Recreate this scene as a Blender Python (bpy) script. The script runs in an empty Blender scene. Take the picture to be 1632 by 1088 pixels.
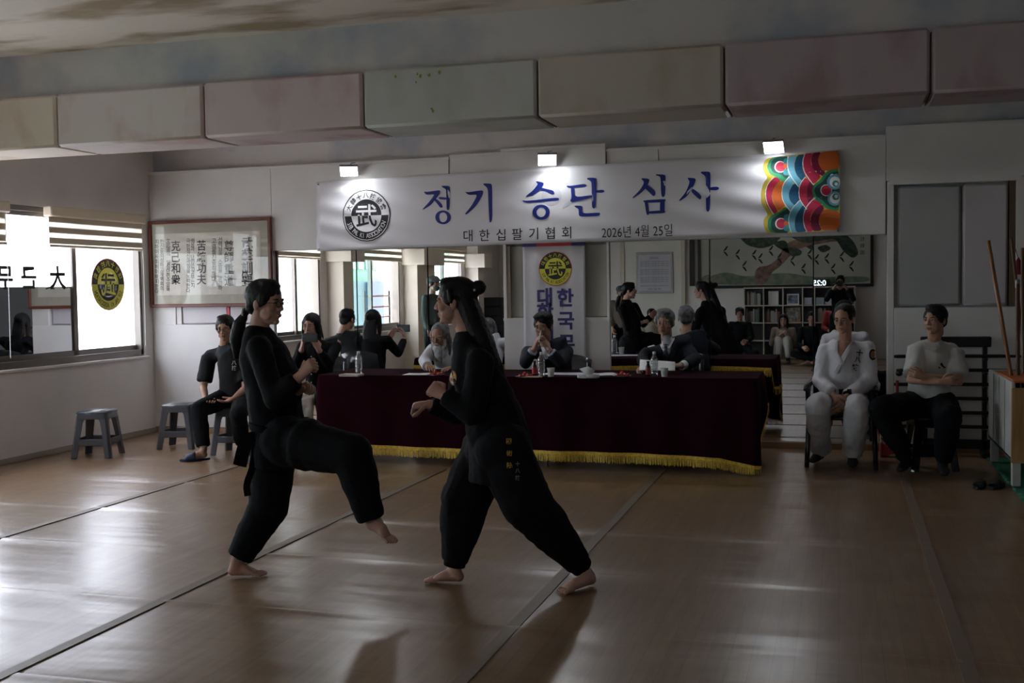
import bpy, bmesh, math, random
import numpy as np
from mathutils import Vector, Matrix, noise as mnoise
from math import pi, sin, cos, radians as R
random.seed(4)
SC = bpy.context.scene
COL = SC.collection
# ------------------------------------------------------------------ camera
F_PX, CX, CY = 1750.0, 816.0, 544.0
YAW, PITCH, ROLL = R(16.6), math.atan(84 / 1750), R(0.86)
EYE = Vector((0, 0, 1.5))
_f = Vector((-sin(YAW) * cos(PITCH), cos(YAW) * cos(PITCH), -sin(PITCH)))
_r0 = Vector((cos(YAW), sin(YAW), 0)); _u0 = _r0.cross(_f)
_r = _r0 * cos(ROLL) - _u0 * sin(ROLL); _u = _u0 * cos(ROLL) + _r0 * sin(ROLL)
cam_d = bpy.data.cameras.new('camera'); cam = bpy.data.objects.new('camera', cam_d); COL.objects.link(cam)
cam_d.sensor_width = 36; cam_d.lens = F_PX / 1632 * 36; cam_d.clip_start = 0.01; cam_d.clip_end = 400
cam.matrix_world = Matrix.Translation(EYE) @ Matrix((_r, _u, -_f)).transposed().to_4x4()
SC.camera = cam
WALL = 10.36       # the wall with the mirrors
XL = -7.15         # the wall with the windows
# ------------------------------------------------------------------ world, sun, exposure
w = bpy.data.worlds.new('world'); SC.world = w; w.use_nodes = True
nt = w.node_tree; nt.nodes.clear()
wo = nt.nodes.new('ShaderNodeOutputWorld'); bg = nt.nodes.new('ShaderNodeBackground')
tc = nt.nodes.new('ShaderNodeTexCoord'); sx = nt.nodes.new('ShaderNodeSeparateXYZ'); cr = nt.nodes.new('ShaderNodeValToRGB')
nt.links.new(tc.outputs['Generated'], sx.inputs[0]); nt.links.new(sx.outputs[2], cr.inputs[0])
cr.color_ramp.elements[0].position = 0.0; cr.color_ramp.elements[0].color = (0.58, 0.57, 0.56, 1)
cr.color_ramp.elements[1].position = 0.12; cr.color_ramp.elements[1].color = (0.86, 0.91, 1.0, 1)
nt.links.new(cr.outputs[0], bg.inputs[0]); bg.inputs[1].default_value = 15.5
nt.links.new(bg.outputs[0], wo.inputs[0])
sun_d = bpy.data.lights.new('sun', 'SUN'); sun_d.energy = 14; sun_d.angle = R(0.6); sun_d.color = (1, .95, .87)
sun = bpy.data.objects.new('sun', sun_d); COL.objects.link(sun)
sun.rotation_euler = Vector((0.17, -0.62, -0.85)).to_track_quat('-Z', 'Y').to_euler()
def portal(y0, y1, z0, z1):
    d = bpy.data.lights.new('window_portal', 'AREA'); d.shape = 'RECTANGLE'; d.size = y1 - y0; d.size_y = z1 - z0
    d.cycles.is_portal = True
    o = bpy.data.objects.new('window_portal', d); COL.objects.link(o)
    o.matrix_world = Matrix.Translation((XL - 0.32, (y0 + y1) / 2, (z0 + z1) / 2)) @ Vector((1, 0, 0)).to_track_quat('-Z', 'Z').to_matrix().to_4x4()
for w_ in ((6.3, 10.2), (3.3, 5.75), (.05, 2.2)): portal(w_[0], w_[1], .84, 2.34)
vs = SC.view_settings; vs.view_transform = 'Standard'; vs.look = 'None'; vs.exposure = 0.0; vs.gamma = 1; vs.use_curve_mapping = False
cy = SC.cycles
cy.max_bounces = 10; cy.diffuse_bounces = 5; cy.glossy_bounces = 5; cy.transmission_bounces = 6; cy.transparent_max_bounces = 12
cy.sample_clamp_indirect = 6

# ------------------------------------------------------------------ helpers
def at(px, py, Y):
    """the point of the plane y = Y that the photograph shows at this pixel"""
    d = _f + _r * ((px - CX) / F_PX) - _u * ((py - CY) / F_PX)
    return EYE + d * (Y / d.y)
def atX(px, py, X):
    d = _f + _r * ((px - CX) / F_PX) - _u * ((py - CY) / F_PX)
    return EYE + d * (X / d.x)
def atZ(px, py, Z):
    d = _f + _r * ((px - CX) / F_PX) - _u * ((py - CY) / F_PX)
    return EYE + d * ((Z - 1.5) / d.z)
def mir(px, py, Y):
    """the real point at depth Y that the mirror shows at this pixel"""
    p = at(px, py, 2 * WALL - Y); p.y = Y
    return p

def mat(name, col, rough=0.6, spec=0.4, metal=0.0, col2=None, nscale=6, nlo=.4, nhi=.65, bump=0, bscale=60, stretch=None, sheen=0, coat=0, trans=0, emit=None, rvar=0):
    m = bpy.data.materials.new(name); m.use_nodes = True; n = m.node_tree; b = n.nodes['Principled BSDF']
    b.inputs['Base Color'].default_value = (*col, 1); b.inputs['Roughness'].default_value = rough
    b.inputs['Specular IOR Level'].default_value = spec; b.inputs['Metallic'].default_value = metal
    if sheen: b.inputs['Sheen Weight'].default_value = sheen; b.inputs['Sheen Roughness'].default_value = .4
    if coat: b.inputs['Coat Weight'].default_value = coat; b.inputs['Coat Roughness'].default_value = .08
    if trans: b.inputs['Transmission Weight'].default_value = trans
    if emit:
        b.inputs['Emission Color'].default_value = (*emit[:3], 1); b.inputs['Emission Strength'].default_value = emit[3]
    if col2 or bump or rvar:
        t = n.nodes.new('ShaderNodeTexCoord'); mp = n.nodes.new('ShaderNodeMapping'); n.links.new(t.outputs['Object'], mp.inputs[0])
        if stretch: mp.inputs['Scale'].default_value = stretch
    if col2:
        ns = n.nodes.new('ShaderNodeTexNoise'); ns.inputs['Scale'].default_value = nscale; ns.inputs['Detail'].default_value = 6
        n.links.new(mp.outputs[0], ns.inputs[0]); rp = n.nodes.new('ShaderNodeValToRGB')
        rp.color_ramp.elements[0].position = nlo; rp.color_ramp.elements[1].position = nhi
        rp.color_ramp.elements[0].color = (*col, 1); rp.color_ramp.elements[1].color = (*col2, 1)
        n.links.new(ns.outputs[0], rp.inputs[0]); n.links.new(rp.outputs[0], b.inputs['Base Color'])
    if bump:
        nb = n.nodes.new('ShaderNodeTexNoise'); nb.inputs['Scale'].default_value = bscale; nb.inputs['Detail'].default_value = 4
        bp = n.nodes.new('ShaderNodeBump'); bp.inputs['Strength'].default_value = bump; bp.inputs['Distance'].default_value = 0.01
        n.links.new(mp.outputs[0], nb.inputs[0]); n.links.new(nb.outputs[0], bp.inputs['Height']); n.links.new(bp.outputs[0], b.inputs['Normal'])
    return m

def tag(o, label=None, cat=None, group=None, kind=None):
    if label: o['label'] = label
    if cat: o['category'] = cat
    if group: o['group'] = group
    if kind: o['kind'] = kind
    return o
def adopt(o, parent):
    o.parent = parent
    if parent is not None:
        bpy_w = world_of(parent); o.matrix_parent_inverse = bpy_w.inverted()
def world_of(o):
    m = o.matrix_basis.copy()
    if o.parent: m = world_of(o.parent) @ o.matrix_parent_inverse @ m
    return m
def empty(name, loc, label, cat, group=None):
    o = bpy.data.objects.new(name, None); COL.objects.link(o); o.location = loc; o.empty_display_size = .1
    return tag(o, label, cat, group)

class MB:
    """collects shapes in world coordinates and links them as one mesh"""
    def __init__(s): s.v = []; s.f = []; s.mi = []; s.cur = 0
    def add(s, vs, fs):
        k = len(s.v); s.v += [tuple(p) for p in vs]; s.f += [tuple(i + k for i in f) for f in fs]; s.mi += [s.cur] * len(fs); return s
    def box(s, x0, x1, y0, y1, z0, z1, M=None, c=0.0):
        if x0 > x1: x0, x1 = x1, x0
        if y0 > y1: y0, y1 = y1, y0
        if z0 > z1: z0, z1 = z1, z0
        if c:
            c = min(c, (x1 - x0) * .45, (y1 - y0) * .45, (z1 - z0) * .45)
            pts = []
            for sx_, x in ((1, x0), (-1, x1)):
                for sy_, y in ((1, y0), (-1, y1)):
                    for sz_, z in ((1, z0), (-1, z1)):
                        pts += [(x, y + sy_ * c, z + sz_ * c), (x + sx_ * c, y, z + sz_ * c), (x + sx_ * c, y + sy_ * c, z)]
            bm = bmesh.new(); [bm.verts.new(p) for p in pts]; bmesh.ops.convex_hull(bm, input=bm.verts)
            bmesh.ops.dissolve_limit(bm, angle_limit=.01, verts=bm.verts, edges=bm.edges)
            bm.verts.index_update(); vs = [v.co.copy() for v in bm.verts]; fs = [[v.index for v in f.verts] for f in bm.faces]; bm.free()
        else:
            vs = [(x, y, z) for x in (x0, x1) for y in (y0, y1) for z in (z0, z1)]
            fs = [(0, 1, 3, 2), (4, 6, 7, 5), (0, 4, 5, 1), (2, 3, 7, 6), (0, 2, 6, 4), (1, 5, 7, 3)]
        if M is not None: vs = [M @ Vector(p) for p in vs]
        return s.add(vs, fs)
    def tube(s, pts, rad, n=10, side=None, caps=True, closed=False):
        """rad: number, list of numbers or list of (a, b); b is along the side vector"""
        pts = [Vector(p) for p in pts]; k = len(pts)
        if not isinstance(rad, (list, tuple)): rad = [rad] * k
        vs = []; fs = []; prev = None
        for i, p in enumerate(pts):
            t = (pts[min(i + 1, k - 1)] - pts[max(i - 1, 0)])
            if t.length < 1e-9: t = Vector((0, 0, 1))
            t.normalize()
            if side is not None: e = Vector(side) - t * t.dot(Vector(side))
            elif prev is not None: e = prev - t * t.dot(prev)
            else:
                a = Vector((0, 0, 1)) if abs(t.z) < .9 else Vector((1, 0, 0)); e = t.cross(a)
            if e.length < 1e-6: e = t.orthogonal()
            e.normalize(); prev = e; g = t.cross(e)
            r = rad[i]; ra, rb = (r if isinstance(r, (tuple, list)) else (r, r))
            for j in range(n):
                a = 2 * pi * j / n; vs.append(p + e * (rb * cos(a)) + g * (ra * sin(a)))
        for i in range(k - 1):
            for j in range(n):
                fs.append((i * n + j, i * n + (j + 1) % n, (i + 1) * n + (j + 1) % n, (i + 1) * n + j))
        if caps:
            fs.append(tuple(reversed(range(n)))); fs.append(tuple((k - 1) * n + j for j in range(n)))
        return s.add(vs, fs)
    def limb(s, pts, rad, n=12, side=None):
        """tube with rounded ends"""
        pts = [Vector(p) for p in pts]; rad = list(rad)
        def sc(r, q): return (r[0] * q, r[1] * q) if isinstance(r, (tuple, list)) else r * q
        def mx(r): return min(r) if isinstance(r, (tuple, list)) else r
        d0 = (pts[0] - pts[1]).normalized(); d1 = (pts[-1] - pts[-2]).normalized()
        P = []; Q = []
        for a in (80, 50, 22):
            P.append(pts[0] + d0 * mx(rad[0]) * sin(R(a))); Q.append(sc(rad[0], cos(R(a))))
        P += pts; Q += rad
        for a in (22, 50, 80):
            P.append(pts[-1] + d1 * mx(rad[-1]) * sin(R(a))); Q.append(sc(rad[-1], cos(R(a))))
        return s.tube(P, Q, n, side)
    def ball(s, c, r, M=None, n=14, m=9):
        if not isinstance(r, (tuple, list)): r = (r, r, r)
        vs = [Vector((0, 0, -r[2]))]
        for i in range(1, m):
            a = -pi / 2 + pi * i / m
            for j in range(n): b = 2 * pi * j / n; vs.append(Vector((r[0] * cos(a) * cos(b), r[1] * cos(a) * sin(b), r[2] * sin(a))))
        vs.append(Vector((0, 0, r[2]))); fs = []
        for j in range(n): fs.append((0, 1 + (j + 1) % n, 1 + j))
        for i in range(m - 2):
            for j in range(n):
                a = 1 + i * n + j; b = 1 + i * n + (j + 1) % n; fs.append((a, b, b + n, a + n))
        L = len(vs) - 1
        for j in range(n): fs.append((L, L - n + j, L - n + (j + 1) % n))
        c = Vector(c)
        return s.add([(M @ v if M is not None else v) + c for v in vs], fs)
    def lathe(s, c, prof, n=20, M=None):
        c = Vector(c); vs = []; fs = []
        for r, z in prof:
            for j in range(n):
                v = Vector((r * cos(2 * pi * j / n), r * sin(2 * pi * j / n), z)); vs.append((M @ v if M is not None else v) + c)
        for i in range(len(prof) - 1):
            for j in range(n): fs.append((i * n + j, i * n + (j + 1) % n, (i + 1) * n + (j + 1) % n, (i + 1) * n + j))
        fs.append(tuple(reversed(range(n)))); fs.append(tuple((len(prof) - 1) * n + j for j in range(n)))
        return s.add(vs, fs)
    def poly(s, pts): return s.add(pts, [tuple(range(len(pts)))])
    def build(s, name, m, parent=None, smooth=None, bevel=0, label=None, cat=None, group=None, kind=None):
        me = bpy.data.meshes.new(name); me.from_pydata(s.v, [], s.f)
        for q in (m if isinstance(m, (list, tuple)) else [m]): me.materials.append(q)
        if len(me.materials) > 1: me.polygons.foreach_set('material_index', s.mi)
        if smooth is not None:
            me.polygons.foreach_set('use_smooth', [True] * len(me.polygons))
            if smooth < 180: me.set_sharp_from_angle(angle=R(smooth))
        me.update()
        o = bpy.data.objects.new(name, me); COL.objects.link(o)
        if bevel:
            bv = o.modifiers.new('bevel', 'BEVEL'); bv.width = bevel; bv.segments = 2; bv.limit_method = 'ANGLE'
        if parent is not None: adopt(o, parent)
        return tag(o, label, cat, group, kind)
def struct(name, mb, m, **k): return mb.build(name, m, kind='structure', **k)

def copy_tree(o, delta, parent=None, rot=None, **tags):
    c = o.copy(); COL.objects.link(c)
    if parent is None:
        c.location = o.location + Vector(delta)
        if rot is not None: c.rotation_euler = (0, 0, rot)
        c.parent = None
        for k, v in tags.items(): c[k] = v
    else: c.parent = parent; c.matrix_parent_inverse = o.matrix_parent_inverse.copy()
    for ch in [q for q in KIDS.get(o.name, [])]: copy_tree(ch, delta, c)
    return c
class _K(dict):
    def get(s, k, d=None): return [q for q in bpy.data.objects if q.parent and q.parent.name == k]
KIDS = _K()

_fc = {}
def glyphs(body, offset=0.0):
    """outline of a word as flat mesh data, height about 1"""
    key = (body, offset)
    if key in _fc: return _fc[key]
    c = bpy.data.curves.new('t', 'FONT'); c.body = body; c.offset = offset; c.align_x = 'CENTER'; c.resolution_u = 3
    o = bpy.data.objects.new('t', c); COL.objects.link(o); bpy.context.view_layer.update()
    me = bpy.data.meshes.new_from_object(o.evaluated_get(bpy.context.evaluated_depsgraph_get()))
    vs = [v.co.copy() for v in me.vertices]; fs = [tuple(p.vertices) for p in me.polygons]
    bpy.data.objects.remove(o); bpy.data.curves.remove(c); bpy.data.meshes.remove(me)
    if vs:
        cy_ = (min(v.y for v in vs) + max(v.y for v in vs)) / 2; cx_ = (min(v.x for v in vs) + max(v.x for v in vs)) / 2
        if len(body) == 1: vs = [Vector((v.x - cx_, v.y - cy_, 0)) for v in vs]
        else: vs = [Vector((v.x - cx_, v.y - .35, 0)) for v in vs]
    _fc[key] = (vs, fs); return _fc[key]
def put_text(mb, body, M, size=1.0, width=None, offset=0.0):
    """M maps local (x right, y up, z out) to world"""
    vs, fs = glyphs(body, offset)
    if not vs: return
    sxx = size
    if width: w0 = max(v.x for v in vs) - min(v.x for v in vs); sxx = width / w0
    mb.add([M @ Vector((v.x * sxx, v.y * size, 0)) for v in vs], fs)
def frame_on(origin, xdir, ydir, zdir=None):
    x = Vector(xdir).normalized(); y = Vector(ydir).normalized(); z = Vector(zdir) if zdir else x.cross(y)
    m = Matrix((x, y, z)).transposed().to_4x4(); m.translation = Vector(origin); return m

def emblem(name, M, rad, cA, cB, cEdge, top, bottom, parent, flip_ring=False, label=None, warp=None):
    """round two-tone crest. cA light colour, cB dark colour; M: x right, y up, z out"""
    mb = MB(); n = 48
    def arc(r0, r1, a0, a1, z, ci):
        mb.cur = ci; vs = []; k = 24
        for i in range(k + 1):
            a = a0 + (a1 - a0) * i / k
            vs += [M @ Vector((r0 * cos(a), r0 * sin(a), z)), M @ Vector((r1 * cos(a), r1 * sin(a), z))]
        mb.add(vs, [(2 * i, 2 * i + 1, 2 * i + 3, 2 * i + 2) for i in range(k)])
    A, B, E = 0, 1, 2; e = .0008
    arc(.96 * rad, rad, 0, 2 * pi, e, E)
    if not flip_ring: arc(.925 * rad, .96 * rad, 0, 2 * pi, e, A)
    ro = .96 * rad if flip_ring else .925 * rad
    tA, tB = (B, A) if flip_ring else (A, B)
    arc(.63 * rad, ro, 0, pi, e, tA); arc(.63 * rad, ro, pi, 2 * pi, e, tB)
    for q in range(4):
        arc((.001 + q * .1575) * rad, (q + 1) * .1575 * rad, 0, pi, e, tB); arc((.001 + q * .1575) * rad, (q + 1) * .1575 * rad, pi, 2 * pi, e, tA)
    rt = (.63 * rad + ro) / 2; s = .25 * rad; e2 = .0024
    k = len(top)
    for i, ch in enumerate(top):
        a = pi - R(24) - (pi - R(48)) * i / (k - 1)
        mb.cur = tB; T = M @ Matrix.Translation((rt * cos(a), rt * sin(a), e2)) @ Matrix.Rotation(a - pi / 2, 4, 'Z')
        put_text(mb, ch, T, s, offset=.012)
    k = len(bottom)
    for i, ch in enumerate(bottom):
        a = pi + R(22) + (pi - R(44)) * i / (k - 1)
        mb.cur = tA
        if ch != ' ': put_text(mb, ch, M @ Matrix.Translation((rt * cos(a), rt * sin(a), e2)) @ Matrix.Rotation(a + pi / 2, 4, 'Z') @ Matrix.Diagonal((.72, 1, 1, 1)), s, offset=.012)
    vs, fs = glyphs('武', .012)
    bm = bmesh.new(); bv = [bm.verts.new((v.x * .92 * rad + .0, v.y * .92 * rad, 0)) for v in vs]
    for f in fs:
        try: bm.faces.new([bv[i] for i in f])
        except ValueError: pass
    bmesh.ops.bisect_plane(bm, geom=bm.verts[:] + bm.edges[:] + bm.faces[:], plane_co=(0, 0, 0), plane_no=(0, 1, 0))
    bm.verts.index_update()
    for f in bm.faces:
        mb.cur = tA if f.calc_center_median().y > 0 else tB
        mb.add([M @ Vector((v.co.x, v.co.y, e2)) for v in f.verts], [tuple(range(len(f.verts)))])
    bm.free()
    if warp: mb.v = [warp(Vector(p)) for p in mb.v]
    return mb.build(name, [cA, cB, cEdge], parent, label=label)

# ------------------------------------------------------------------ materials
WHITE = mat('white_wall_paint', (.70, .675, .66), .55, col2=(.60, .585, .57), nscale=1.6, nlo=.45, nhi=.75, bump=.06, bscale=25)
WHITE2 = mat('white_board', (.72, .71, .69), .5, col2=(.64, .63, .62), nscale=2.5, nlo=.4, nhi=.8, bump=.04, bscale=30)
CONC = mat('painted_concrete', (.61, .59, .575), .8, col2=(.40, .43, .50), nscale=1.9, nlo=.45, nhi=.66, bump=.25, bscale=14)
CEIL = mat('stained_concrete_ceiling', (.84, .76, .70), .8, col2=(.42, .32, .22), nscale=1.5, nlo=.48, nhi=.62, bump=.3, bscale=10, stretch=(.6, 1.6, 1))
DARKF = mat('dark_frame', (.10, .09, .085), .35)
ALU = mat('brown_aluminium', (.16, .145, .13), .35, metal=.6)
BLACK = mat('black_cloth', (.0050, .0056, .0072), .85, spec=.14, bump=.3, bscale=30)
BLACK2 = mat('black_trouser_cloth', (.0056, .0064, .0085), .85, spec=.14, bump=.3, bscale=26)
PLASTIC = mat('dark_grey_plastic', (.075, .08, .095), .28, spec=.6, bump=.03, bscale=80)
GLOSSBLK = mat('black_plastic', (.012, .013, .017), .2, spec=.6)
GOLD = mat('gold_thread', (.80, .53, .06), .5, spec=.5, col2=(.50, .31, .03), nscale=60)
VELVET = mat('burgundy_velvet', (.017, .002, .0055), .95, spec=.05, bump=.15, bscale=20)
CHROME = mat('grey_steel', (.25, .25, .26), .3, metal=.9)
PAPER = mat('white_paper', (.75, .75, .75), .6)
INK = mat('black_ink', (.012, .012, .014), .7)
REDPL = mat('red', (.45, .03, .03), .4)
WOODL = mat('light_wood', (.42, .24, .10), .45, col2=(.30, .16, .06), nscale=5, stretch=(8, 8, .6))
MIRROR = mat('mirror_silver', (.87, .88, .885), .003, metal=1)
def simple(nm, c, r=.6, **k): return mat(nm, c, r, **k)

# ------------------------------------------------------------------ floor: wood-print mats
def floor_mat():
    m = bpy.data.materials.new('wood_print_vinyl'); m.use_nodes = True; n = m.node_tree; b = n.nodes['Principled BSDF']
    t = n.nodes.new('ShaderNodeTexCoord'); mp = n.nodes.new('ShaderNodeMapping'); mp.inputs['Rotation'].default_value = (0, 0, pi / 2)
    n.links.new(t.outputs['Object'], mp.inputs[0])
    br = n.nodes.new('ShaderNodeTexBrick'); br.inputs['Scale'].default_value = 1; br.inputs['Brick Width'].default_value = .9; br.inputs['Row Height'].default_value = .085
    br.inputs['Mortar Size'].default_value = .0012; br.inputs['Color1'].default_value = (.265, .172, .100, 1); br.inputs['Color2'].default_value = (.220, .140, .080, 1)
    br.inputs['Mortar'].default_value = (.14, .088, .05, 1); br.offset = .37; n.links.new(mp.outputs[0], br.inputs[0])
    m2 = n.nodes.new('ShaderNodeMapping'); m2.inputs['Scale'].default_value = (12, 1.2, 1); n.links.new(t.outputs['Object'], m2.inputs[0])
    gr = n.nodes.new('ShaderNodeTexNoise'); gr.inputs['Scale'].default_value = 2.2; gr.inputs['Detail'].default_value = 3; n.links.new(m2.outputs[0], gr.inputs[0])
    mx = n.nodes.new('ShaderNodeMixRGB'); mx.blend_type = 'MULTIPLY'; mx.inputs[0].default_value = .5
    rp = n.nodes.new('ShaderNodeValToRGB'); rp.color_ramp.elements[0].position = .3; rp.color_ramp.elements[0].color = (.5, .47, .43, 1); rp.color_ramp.elements[1].position = .7; rp.color_ramp.elements[1].color = (1.1, 1.08, 1.05, 1)
    n.links.new(gr.outputs[0], rp.inputs[0]); n.links.new(br.outputs[0], mx.inputs[1]); n.links.new(rp.outputs[0], mx.inputs[2]); n.links.new(mx.outputs[0], b.inputs['Base Color'])
    # worn gloss and a slightly wavy sheet
    rn = n.nodes.new('ShaderNodeTexNoise'); rn.inputs['Scale'].default_value = 3.5; rn.inputs['Detail'].default_value = 1; n.links.new(t.outputs['Object'], rn.inputs[0])
    mr = n.nodes.new('ShaderNodeMapRange'); mr.inputs['To Min'].default_value = .277; mr.inputs['To Max'].default_value = .305; n.links.new(rn.outputs[0], mr.inputs[0]); n.links.new(mr.outputs[0], b.inputs['Roughness'])
    m3 = n.nodes.new('ShaderNodeMapping'); m3.inputs['Scale'].default_value = (.7, 2.6, 1); n.links.new(t.outputs['Object'], m3.inputs[0])
    wv = n.nodes.new('ShaderNodeTexNoise'); wv.inputs['Scale'].default_value = 2.0; wv.inputs['Detail'].default_value = 2; n.links.new(m3.outputs[0], wv.inputs[0])
    bp = n.nodes.new('ShaderNodeBump'); bp.inputs['Strength'].default_value = .5; bp.inputs['Distance'].default_value = .012; n.links.new(wv.outputs[0], bp.inputs['Height'])
    n.links.new(bp.outputs[0], b.inputs['Normal'])
    b.inputs['Specular IOR Level'].default_value = .8
    return m
FLOORM = floor_mat()
YB, XR, ZC = -2.35, 3.0, 3.31
floor = struct('floor', MB().box(XL - .1, XR + .1, YB - .1, WALL + .1, -.15, -.02), simple('screed', (.16, .09, .05), .7))
TAPE = simple('grey_tape', (.185, .138, .10), .45)
ys = [9.62, 8.62, 7.60, 6.56, 5.60, 4.62, 3.57, 2.55, 1.5, .5, -.5, -1.5]
xs = [-6.75, -5.02, -3.17, -1.38, .47, 2.3]
yy = [WALL - .004] + ys + [YB]; xx = [XL + .004] + xs + [XR]
random.seed(7)
for j in range(len(yy) - 1):
    for i in range(len(xx) - 1):
        g = .002; y1, y0 = yy[j] - g, yy[j + 1] + g; x0, x1 = xx[i] + g, xx[i + 1] - g
        mb = MB(); nx, ny = 8, 9; tilt = random.uniform(-.0015, .0015); lift = random.uniform(.003, .0065); V = []
        for a in range(nx + 1):
            for b_ in range(ny + 1):
                u, v = a / nx, (0, .03, .15, .35, .55, .75, .88, .955, .975, 1)[b_]
                edge = min(u, 1 - u) * (x1 - x0), min(v, 1 - v) * (y1 - y0)
                zz = .0012 * sin(u * 7 + i * 2) + lift * (0, 0, 0, 0, 0, 0, .05, .25, 1, .8)[b_] - .003 * (v < .01) + tilt * (v - .5)
                V.append((x0 + u * (x1 - x0), y0 + v * (y1 - y0), zz - .003))
        F = [(a * (ny + 1) + b_, (a + 1) * (ny + 1) + b_, (a + 1) * (ny + 1) + b_ + 1, a * (ny + 1) + b_ + 1) for a in range(nx) for b_ in range(ny)]
        k = len(V)
        cs = [0, nx * (ny + 1), nx * (ny + 1) + ny, ny]
        V += [(V[c][0], V[c][1], -.02) for c in cs]
        mb.add(V, F)
        # skirts
        rim = [b_ for b_ in range(ny + 1)], [a * (ny + 1) for a in range(nx + 1)]
        for edge_ in ([a * (ny + 1) for a in range(nx + 1)], [a * (ny + 1) + ny for a in range(nx + 1)]):
            a0, a1 = edge_[0], edge_[-1]; mb.add([V[q] for q in edge_] + [(V[a1][0], V[a1][1], -.02), (V[a0][0], V[a0][1], -.02)], [tuple(range(len(edge_) + 2))])
        mb.build('floor_mat', FLOORM, floor, smooth=30)
tp = MB()
for x, y0, y1 in ((-5.02, 3, 9.5), (-3.18, 1.5, 8.6), (-1.39, 1.5, 9.0), (.48, 1.5, 9.0)):
    t_ = MB().box(x - .03, x + .03, y0, y1, -.003, .0022); t_.build('floor_tape', TAPE, floor)

# ------------------------------------------------------------------ room shell
def slab(x0, x1, y0, y1, z0, z1): return MB().box(x0, x1, y0, y1, z0, z1)
struct('ceiling', slab(XL - .3, XR + .1, YB - .1, WALL + .3, ZC, ZC + .2), CEIL)
wb = struct('wall_back', slab(XL - .3, XR + .1, WALL + .06, WALL + .25, -.1, ZC + .1), CONC)
struct('wall_right', slab(XR, XR + .15, YB - .1, WALL + .1, -.1, ZC + .1), mat('grey_wall_paint', (.26, .26, .26), .7))
struct('wall_front', slab(XL - .3, XR + .1, YB - .15, YB, -.1, ZC + .1), WHITE)
# beam over the padded row
struct('trim_1', slab(XL - .05, XR, 6.98, 7.36, 2.62, ZC), CONC)
PADC = [((.72, .64, .55), (.60, .49, .38)), ((.70, .63, .62), (.62, .46, .45)), ((.65, .54, .55), (.54, .35, .39)), ((.55, .56, .54), (.46, .49, .43)), ((.54, .50, .44), (.46, .41, .33)), ((.46, .39, .41), (.38, .27, .29)), ((.43, .37, .38), (.36, .25, .27)), ((.4, .4, .36), (.35, .35, .3))]
xe = [-6.79, -5.555, -4.315, -3.085, -1.865, -.675, .515, 1.74, 2.95]
for i in range(8):
    m_ = mat('pad_vinyl_%d' % i, PADC[i][0], .65, spec=.25, col2=PADC[i][1], nscale=2.6, nlo=.50, nhi=.64, bump=.12, bscale=7, stretch=(1, 1, .55))
    p = MB().box(xe[i] + .006, xe[i + 1] - .006, 6.9, 7.42, 2.60, 2.985, c=.018)
    words = ['cream', 'pale pinkish white', 'dusty pink', 'pale grey green', 'faded beige', 'dark rose', 'mauve', 'pale grey'][i]
    o = p.build('beam_pad', m_, smooth=40, label='%s padded vinyl block on the ceiling beam, %s' % (words, ['at the far left end', 'beside the cream one', 'between the pinkish white and green ones', 'with small green paint spots', 'over the middle lamp', 'over the right lamp', 'at the right end', 'outside right end'][i]), cat='pad', group='padded blocks along the beam')
    if i == 3:
        q = MB()
        for (a, b_) in ((665, 118), (670, 121), (663, 131), (700, 115), (688, 173), (690, 177), (630, 122), (684, 120)):
            c = at(a, b_, 6.897); r_ = random.uniform(.006, .012)
            q.poly([c + Vector((cos(t) * r_ * random.uniform(.6, 1.3), 0, sin(t) * r_ * random.uniform(.7, 1.5))) for t in [k * pi / 4 for k in range(8)]])
        q.build('paint_spots', simple('green_paint', (.22, .28, .03)), o, kind='stuff')
    MB().box(xe[i] - .0, xe[i] + .006, 6.93, 7.40, 2.604, 2.96).build('seam', simple('seam_red', (.10, .03, .03)), o)

# left wall: sill wall, lintel, piers, windows
WZ0, WZ1 = .86, 1.99   # opening (its head is hidden by the blinds)
WZ1 = 2.33
wins = [(6.35, 10.16), (3.35, 5.72), (.1, 2.15)]
lw = MB(); lw.box(XL - .3, XL, YB, WALL + .1, -.1, WZ0 - .02); lw.box(XL - .3, XL, YB, WALL + .1, WZ1, ZC + .1)
prev = WALL + .1
for a, b_ in wins:
    lw.box(XL - .3, XL, b_, prev, WZ0 - .02, WZ1); prev = a
lw.box(XL - .3, XL, YB, prev, WZ0 - .02, WZ1)
struct('wall_left', lw, WHITE)
pm = mat('cream_pilaster', (.72, .67, .58), .6, col2=(.64, .58, .5), nscale=2)
for n_, (a, b_) in enumerate(((5.78, 6.12), (2.35, 3.2), (-.45, -.1))):
    struct('trim_%d' % (n_ + 2), MB().box(XL, XL + .26, a, b_, 0, ZC), pm)
    struct('trim_%d' % (n_ + 5), MB().box(XL, XL + .42, a - .07, b_ + .07, 1.93, 2.2), pm)
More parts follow.
